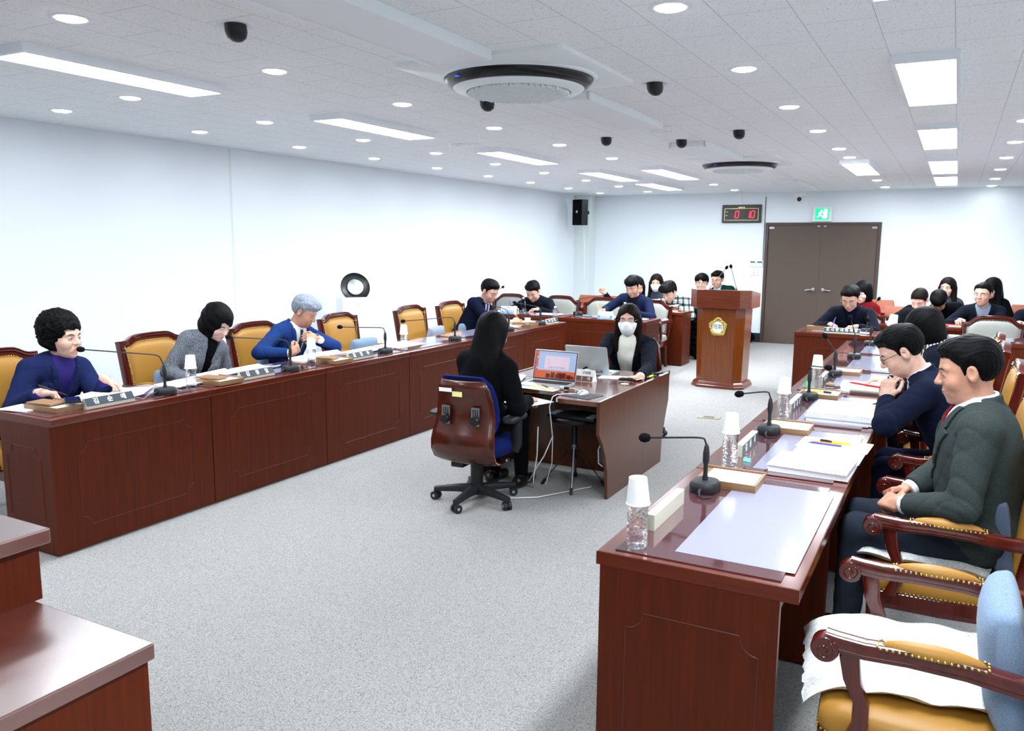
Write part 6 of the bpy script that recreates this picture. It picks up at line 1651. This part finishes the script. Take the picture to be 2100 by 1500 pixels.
def bagf(P): return smin(ellip(P, (0, 0, .11), (.17, .12, .12)), ellip(P, (-.05, 0, .2), (.08, .07, .08)), .05)+.01*np.sin(P[:, 0]*40+P[:, 2]*50)
lump('black_bag', 'black bag on the floor behind the podium', 'bag', (-3.16, 14.42, .0), lambda P: smax(bagf(P), .003-P[:, 2], .01), V3(-.25, -.2, -.01), V3(.25, .2, .35), M_BAG)
o = MB().box(-.17, .17, -.01, .01, 0, .22).build('open_laptop_lid', mat('navy laptop lid', (26, 38, 84), .4), bevel=.004); o.location = (-3.33, 12.25, TOP); o.rotation_euler = (R(-15), 0, 0); tag(o, 'navy laptop lid in front of the man in white hoodie', 'laptop')
o = MB().prism(rrect(.34, .24, .012, 3), 0, .015).build('laptop', M_BLACKP, bevel=.002); o.location = (-3.33, 12.37, TOP); tag(o, 'dark laptop base on the desk of the man in white hoodie', 'laptop')
lump('shoulder_bag', 'black bag hung on a chair left of the man with glasses, back right', 'bag', (-.13, 12.0, .60), lambda P: ellip(P, (0, 0, .16), (.10, .07, .17))+.006*np.sin(P[:, 2]*60+P[:, 0]*50), V3(-.2, -.15, -.05), V3(.2, .15, .4), M_BAG) if False else None
# ------------------------------------------------------------ people in the room
F_NAVYW = fabric('royal navy wool', (42, 56, 114)); F_PURPLE = fabric('purple knit', (78, 66, 168), sc=500)
F_TWEED = fabric('grey tweed', (84, 90, 100), sc=260, fleck=(170, 176, 186)); F_BLACK = fabric('black wool', (20, 22, 28)); F_INK = fabric('ink black suiting', (34, 40, 58))
F_BLUE = fabric('bright blue suiting', (48, 86, 170)); F_WSHIRT = fabric('white shirt cotton', (236, 240, 248), var=.03); F_TIEG = fabric('grey striped tie', (78, 86, 104), sc=120)
F_NAVY = fabric('dark navy suiting', (30, 40, 76)); F_NAVY2 = fabric('navy blazer', (38, 50, 92)); F_LBLUE = fabric('pale blue shirt', (176, 200, 232)); F_TIEP = fabric('plum tie', (112, 62, 100))
F_GREEN = fabric('grey-green tweed', (84, 96, 94), sc=420, var=.2); F_TROU = fabric('slate trousers', (60, 70, 86)); F_TIER = fabric('red dotted tie', (176, 26, 44), sc=200)
F_CREAM = fabric('cream knit', (238, 236, 222), sc=500); F_GSWEAT = fabric('green knit', (24, 84, 56), sc=500); F_HOOD = fabric('white hoodie', (232, 236, 236), sc=300); F_REDK = fabric('red knit', (150, 22, 34), sc=400)
F_DSHIRT = fabric('dark check shirt', (44, 46, 70), sc=90); F_GREY = fabric('grey blue knit', (84, 96, 116), sc=400); F_GCHK = fabric('pale grey check shirt', (150, 164, 184), sc=150); F_MIDN = fabric('midnight turtleneck', (24, 26, 72))
F_RIB = mat('striped rib knit', (235, 234, 228), .8)
def _stripe(m, ks, lo_, hi_, axis='Object'):
    t, n, l, b = nodes(m); tc = n.new('ShaderNodeTexCoord'); sep = n.new('ShaderNodeSeparateXYZ'); l.new(tc.outputs['Object'], sep.inputs[0])
    outs = []
    for i, k in enumerate(ks):
        if not k: continue
        mu = n.new('ShaderNodeMath'); mu.operation = 'MULTIPLY'; l.new(sep.outputs[i], mu.inputs[0]); mu.inputs[1].default_value = k
        si = n.new('ShaderNodeMath'); si.operation = 'SINE'; l.new(mu.outputs[0], si.inputs[0]); outs.append(si.outputs[0])
    return outs, n, l, b
outs, n, l, b = _stripe(F_RIB, (330, 330, 0), None, None); _ad = n.new('ShaderNodeMath'); _ad.operation = 'ADD'; l.new(outs[0], _ad.inputs[0]); l.new(outs[1], _ad.inputs[1]); l.new(ramp(F_RIB, _ad.outputs[0], [(.30, (52, 54, 60)), (.45, (236, 234, 228))]), b.inputs['Base Color'])
F_PLAID = mat('green and white plaid flannel', (200, 200, 190), .9)
def _plaid(m):
    t, n, l, b = nodes(m); tc = n.new('ShaderNodeTexCoord'); sep = n.new('ShaderNodeSeparateXYZ'); l.new(tc.outputs['Object'], sep.inputs[0])
    def M(op, a, b_=None):
        x = n.new('ShaderNodeMath'); x.operation = op
        for i, v in enumerate((a, b_)):
            if v is None: continue
            if isinstance(v, (int, float)): x.inputs[i].default_value = v
            else: l.new(v, x.inputs[i])
        return x.outputs[0]
    u = M('ADD', sep.outputs[0], M('MULTIPLY', sep.outputs[1], .4)); v = sep.outputs[2]
    def band(s_, f_, ph, w_): return M('LESS_THAN', M('FRACT', M('ADD', M('MULTIPLY', s_, f_), ph)), w_)
    a = M('ADD', band(u, 12, 0, .38), band(v, 11, .1, .38)); g = M('ADD', band(u, 12, .5, .2), band(v, 11, .55, .2))
    c1 = ramp(m, M('MULTIPLY', a, .5), [(0.2, (226, 224, 212)), (.45, (70, 84, 90)), (.8, (16, 20, 28))])
    mx = n.new('ShaderNodeMix'); mx.data_type = 'RGBA'; l.new(M('MULTIPLY', g, .45), mx.inputs[0]); l.new(c1, mx.inputs[6]); mx.inputs[7].default_value = rgb(30, 98, 88)
    l.new(mx.outputs[2], b.inputs['Base Color'])
_plaid(F_PLAID)
F_MIDN2 = F_MIDN
def held_pen(root_label, a, b_, m): return pen(a, b_, m, root_label, .0045)
def mul(v, k): return tuple(x*k for x in v)
NEAR = dict(res=.0042, cres=.007, hres=.0035); MID = dict(res=.005, cres=.009, hres=.004); FAR = dict(res=.0065, cres=.012, hres=.005, hs=1.13, w=1.08, armr=1.05)
FX, FNX, FNY = 0, 180, -90
# --- left row, facing the middle of the room
person('person with curly black hair in a royal navy jacket over purple turtleneck, writing', (-4.770, 3.048, 1.094), (-5.04, 2.99, .56), 2, 14, 4, fem=True, hair='curly', sk='fair skin', jacket=F_NAVYW, shirt=F_PURPLE, turtle=True, trousers=F_NAVY, vd=.24, vw=.062, pin=-1, eyes=.42, lips=M_LIPR, fat=1.08, w=1.16, dp=1.12, sw=.165, armr=1.12, hs=1.07,
    hands=dict(R=((-4.570, 2.764, 0.812), (.55, .78, -.12), (.1, -.2, -1), .75), L=((-4.489, 3.119, 0.845), (.45, .65, -.55), (.1, 0, -1), .25)), hint=dict(R=(-.5, -.45, -.8), L=(-.5, .3, -.8)), **MID)
pen((-4.576, 2.927, 0.768), (-4.539, 2.732, 0.865), M_BLACKP, 'black pen in the right hand of the curly-haired woman', .005)
person('person with black bob, grey tweed jacket and black scarf, head bowed over papers', (-4.740, 4.216, 1.091), (-5.02, 4.06, .56), -4, 2, 34, fem=True, hair='bobwave', sk='pale skin', jacket=F_TWEED, shirt=F_BLACK, turtle=True, trousers=F_BLACK, vd=.42, vw=.050, eyes=.1, lips=M_LIPR, w=1.06, sw=.145, lapel=True,
    hands=dict(R=((-4.70, 3.92, .70), (.6, .4, -.3), (0, 0, -1), .3), L=((-4.70, 4.20, .70), (.6, -.4, -.3), (0, 0, -1), .3)), **MID)
person('person with grey hair in a bright blue suit, hands at the inner jacket pocket', (-4.740, 5.136, 1.107), (-5.02, 5.06, .57), 2, 18, 30, hair='grey', hmat=M_HGREY, sk='tan skin', jacket=F_BLUE, shirt=F_WSHIRT, tie=F_TIEG, trousers=F_BLUE, vd=.30, vw=.075, eyes=.1, sw=.165, w=1.05, extra='watch',
    hands=dict(R=((-4.620, 4.836, 0.801), (.1, .9, .45), (-.9, .1, .2), .8), L=((-4.600, 5.113, 0.897), (-.3, -.9, .1), (-.7, .2, -.4), .7)), hint=dict(R=(.3, -.9, -.6), L=(.5, .8, -.5)), **MID)
person('person in dark navy suit and plum tie with glasses, writing in the left row', (-4.760, 8.246, 1.131), (-5.05, 8.12, .56), -2, -8, 28, hair='short', sk='warm skin', jacket=F_NAVY, shirt=F_LBLUE, tie=F_TIEP, glasses='silver', eyes=.1, sw=.17, w=1.08, hs=1.08, vd=.28,
    hands=dict(R=((-4.44, 8.16, .80), (.75, .35, -.1), (0, .3, -1), .75), L=((-4.50, 8.42, .80), (.7, -.5, -.05), (0, 0, -1), .4)), **MID)
pen((-4.30, 8.24, .775), (-4.40, 8.17, .90), M_ORANGE, 'orange pen in the hand of the writing man, left row', .0045)
# --- back left
person('person in black suit bent over, writing at the back left desk', (-5.155, 10.140, 1.029), (-5.16, 10.52, .56), FNY, -88, 36, hair='short', sk='warm skin', jacket=F_INK, shirt=F_DSHIRT, eyes=.1, sw=.185, vd=.2,
    hands=dict(R=((-5.36, 9.98, .805), (.35, -.8, -.1), (0, 0, -1), .7), L=((-4.98, 9.97, .80), (-.6, -.7, 0), (0, 0, -1), .3)), hint=dict(R=(-.9, .2, -.5), L=(.9, .2, -.5)), **FAR)
pen((-5.33, 9.84, .775), (-5.40, 9.90, .90), M_BLUEPEN, 'blue pen of the man in black at back left', .005)
person('person in blue blazer with open dark shirt, reading at the back left', (-3.750, 10.300, 1.135), (-3.80, 10.52, .56), FNY, -100, 26, hair='short_bangs', sk='warm skin', jacket=F_NAVY2, shirt=F_DSHIRT, eyes=.12, sw=.18, vd=.28, vw=.07,
    hands=dict(R=((-4.05, 10.02, .82), (-.2, -.8, .1), (.4, 0, -.8), .7), L=((-3.62, 10.05, .80), (-.6, -.7, 0), (0, 0, -1), .3)), hint=dict(R=(-.9, .2, -.6), L=(.9, .2, -.6)), **FAR)
pen((-4.06, 9.9, .84), (-4.12, 9.95, .92), M_ORANGE, 'orange pencil of the man in the blue blazer', .005)
person('person with tousled black hair in green and white plaid shirt, looking down', (-3.649, 11.550, 1.001), (-3.60, 11.95, .60), FNY, -104, 36, hair='thick', sk='fair skin', shirt=F_PLAID, trousers=F_BLACK, eyes=.1, sw=.215, 
    hands=dict(R=((-3.78, 11.44, .81), (.2, -.9, -.15), (0, 0, -1), .25), L=((-3.50, 11.50, .81), (-.9, -.3, 0), (0, 0, -1), .3)), hint=dict(R=(-.9, .2, -.6), L=(.9, .1, -.6)), **FAR)
person('person with long dark hair mostly hidden behind the man in the blue blazer', (-4.197, 11.720, 1.062), (-4.30, 11.92, .56), FNY, -60, 20, fem=True, hair='long', sk='fair skin', shirt=F_BLACK, collar=False, eyes=.2,
    hands=dict(R=((-4.68, 11.62, .95), (-.5, -.3, .4), (0, -1, 0), .4)), **FAR)
person('person with long brown hair and white face mask at the back left', (-4.245, 12.750, 1.073), (-4.12, 12.88, .56), FNY, -80, 8, fem=True, hair='long', hmat=M_HBROWN, sk='fair skin', shirt=F_GREY, collar=False, mask=True, eyes=.5, **FAR)
person('person with centre-parted hair and glasses in a white hoodie, behind the podium', (-3.504, 12.750, 1.094), (-3.42, 12.9, .56), FNY, -82, 6, hair='part', sk='fair skin', shirt=F_HOOD, glasses='dark', eyes=.2, fat=1.06, sw=.19, **FAR)
person('person in dark green sweater over pale blue collar, behind the podium', (-3.426, 13.400, 1.128), (-3.30, 13.5, .56), FNY, -100, 14, hair='short', sk='warm skin', jacket=F_GSWEAT, lapel=True, vd=.13, vw=.05, shirt=F_LBLUE, eyes=.15, sw=.19, **FAR)
# --- back right
person('person in dark jacket with glasses and lapel badge, writing behind long name plate', (-1.030, 10.000, 1.100), (-1.03, 10.36, .56), FNY, -98, 30, hair='short', sk='warm skin', jacket=F_INK, shirt=F_MIDN, turtle=True, glasses='silver', eyes=.1, sw=.19, vd=.26, pin=-1,
    hands=dict(R=((-1.20, 9.80, .81), (.3, -.85, -.1), (0, 0, -1), .65), L=((-.92, 9.78, .80), (-.85, -.4, -.05), (0, 0, -1), .35)), hint=dict(R=(-.9, .2, -.6), L=(.9, .2, -.6)), **FAR)
pen((-1.17, 9.66, .775), (-1.14, 9.72, .90), M_BLUEPEN, 'blue pen of the official with the long name plate', .005)
person('person in red knit with short black hair, half hidden at back right', (-1.042, 11.500, 1.095), (-1.02, 11.6, .56), FNY, -112, 12, fem=True, hair='bob', sk='pale skin', shirt=F_REDK, collar=False, eyes=.15, **FAR)
person('person with tied hair in black, smiling down at the back right', (-0.360, 11.150, 1.040), (-.40, 11.72, .50), FNY, -110, 34, fem=True, hair='tied', hmat=M_HBROWN, sk='fair skin', shirt=F_BLACK, collar=False, eyes=.1, **FAR)
person('person with black cropped hair in black sweater, bowed low at back right', (-0.159, 11.550, 1.013), (-.04, 12.02, .50), FNY, -95, 58, hair='buzz', sk='warm skin', shirt=F_BLACK, collar=False, eyes=.1, sw=.19,
    hands=dict(R=((-.20, 11.42, .80), (.1, -.9, 0), (0, 0, -1), .4), L=((.06, 11.42, .80), (-.5, -.8, 0), (0, 0, -1), .4)), **FAR)
person('person with long brown hair in grey-blue, behind the bowed man', (-0.083, 12.850, 1.125), (-.05, 13.0, .56), FNY, -108, 4, fem=True, hair='long', hmat=M_HBROWN, sk='fair skin', shirt=F_GREY, collar=False, eyes=.3, **FAR)
person('person in dark blazer, grey check shirt and rimless glasses, watching from back right', (0.311, 11.350, 1.126), (.33, 11.62, .56), FNY, -112, 6, hair='thin', sk='warm skin', jacket=F_INK, shirt=F_GCHK, glasses='silver', eyes=.2, sw=.185, vd=.24, vw=.07,
    hands=dict(R=((.10, 11.10, .82), (-.3, -.8, 0), (.3, 0, -.9), .6), L=((.30, 11.12, .82), (-.7, -.6, 0), (0, 0, -1), .5)), hint=dict(R=(-.9, .3, -.6), L=(.9, .3, -.5)), **FAR)
person('person with long black hair in black, hidden behind the man with glasses', (0.448, 12.800, 1.137), (.50, 12.95, .56), FNY, -125, 10, fem=True, hair='long', sk='pale skin', shirt=F_BLACK, collar=False, eyes=.2, **FAR)
person('person in black at the right edge of the photo, only sleeve showing', (0.889, 11.350, 1.101), (.93, 11.62, .56), FNY, -112, 10, hair='short', sk='warm skin', jacket=F_INK, shirt=F_WSHIRT, eyes=.2, sw=.185,
    hands=dict(R=((.70, 11.12, .82), (-.3, -.8, 0), (.3, 0, -.9), .4)), **FAR)
# --- right row, facing left
person('person with short black hair in grey-green jacket and red tie, hands clasped on lap', (0.070, 3.520, 1.215), (.155, 3.55, .575), 180, 183, 13, hair='short', sk='tan skin', neckl=.135, jacket=F_GREEN, shirt=F_WSHIRT, tie=F_TIER, trousers=F_TROU, vd=.30, vw=.085, eyes=.22, sw=.170, w=1.10, dp=1.18, fat=1.04, hs=1.03, res=.0028, cres=.006, hres=.0028, armr=1.12, 
    hands=dict(R=((-.105, 3.63, .690), (-.72, -.55, -.05), (.15, -.5, -.8), .55), L=((-.115, 3.42, .685), (-.72, .60, -.05), (.2, .5, -.8), .75)), hint=dict(R=(.2, .9, -.5), L=(.35, -.55, -.8)), knee=.43)
person('person in dark navy suit with thin glasses, leaning, hand held to his mouth', (-0.212, 4.560, 1.153), (.16, 4.60, .57), 180, 188, 32, hair='short', sk='fair skin', jacket=F_NAVY, shirt=F_WSHIRT, trousers=F_NAVY, glasses='dark', eyes=.15, sw=.170, w=1.06, hs=1.05, res=.0036, cres=.0065, hres=.003, armr=1.1, vd=.28,
    hands=dict(L=((-.255, 4.44, .925), (.0, .22, .95), (.55, .75, .05), .72), R=((-.34, 4.74, .80), (-.9, -.2, 0), (0, 0, -1), .35)), hint=dict(L=(-.25, -.95, -.45), R=(-.1, .8, -.7)))
pen((-.445, 4.50, .985), (-.285, 4.47, .975), M_RED, 'red pen held by the man leaning on his hand', .0052)
person('person with straight black bob in a dark cardigan with a striped collar', (-0.155, 5.820, 1.166), (.16, 5.82, .57), 180, 196, 22, fem=True, hair='bob', sk='fair skin', jacket=F_INK, lapel=False, shirt=F_RIB, turtle=True, trousers=F_INK, glasses='silver', eyes=.2, w=1.05, hs=1.0, sw=.155, extra='collar',
    hands=dict(L=((-.37, 5.60, .80), (-.95, .2, -.05), (0, 0, -1), .15), R=((-.36, 5.92, .80), (-.9, -.2, 0), (0, 0, -1), .3)), **MID)
# --- the two clerks
person('person seen from behind with long straight black hair in a black suit', (-2.625, 4.60, 1.105), (-2.665, 4.46, .555), 90, 86, 14, fem=True, hair='longback', sk='fair skin', jacket=F_BLACK, lapel=False, shirt=F_BLACK, trousers=F_BLACK, eyes=.3, w=1.05, sw=.150, armr=1.1, hs=1.05, res=.005, cres=.007, hres=.0035,
    hands=dict(R=((-2.43, 4.74, .655), (-.1, .9, -.1), (0, 0, -1), .3), L=((-2.80, 4.90, .735), (.1, .9, -.1), (0, 0, -1), .3)), hint=dict(R=(.4, -.6, -.9), L=(-.5, -.5, -.9)))
person('person in white face mask and round glasses, black blazer over a cream sweater', (-2.397, 6.500, 1.052), (-2.44, 6.70, .545), -84, -79, 3, fem=True, hair='long', hmat=M_HBROWN, sk='fair skin', jacket=F_INK, shirt=F_CREAM, turtle=False, collar=False, trousers=F_BLACK, mask=True, glasses='silver', eyes=.55, vd=.60, vw=.085, w=1.12, sw=.172, armr=1.1, hs=1.05, res=.0042, cres=.007, hres=.0035,
    hands=dict(R=((-2.415, 5.642, 0.705), (.3, -.9, -.1), (0, 0, -1), .3), L=((-2.010, 5.727, 0.705), (-.6, -.75, -.05), (0, 0, -1), .3)), hint=dict(R=(-.4, .4, -.9), L=(.4, .4, -.9)))
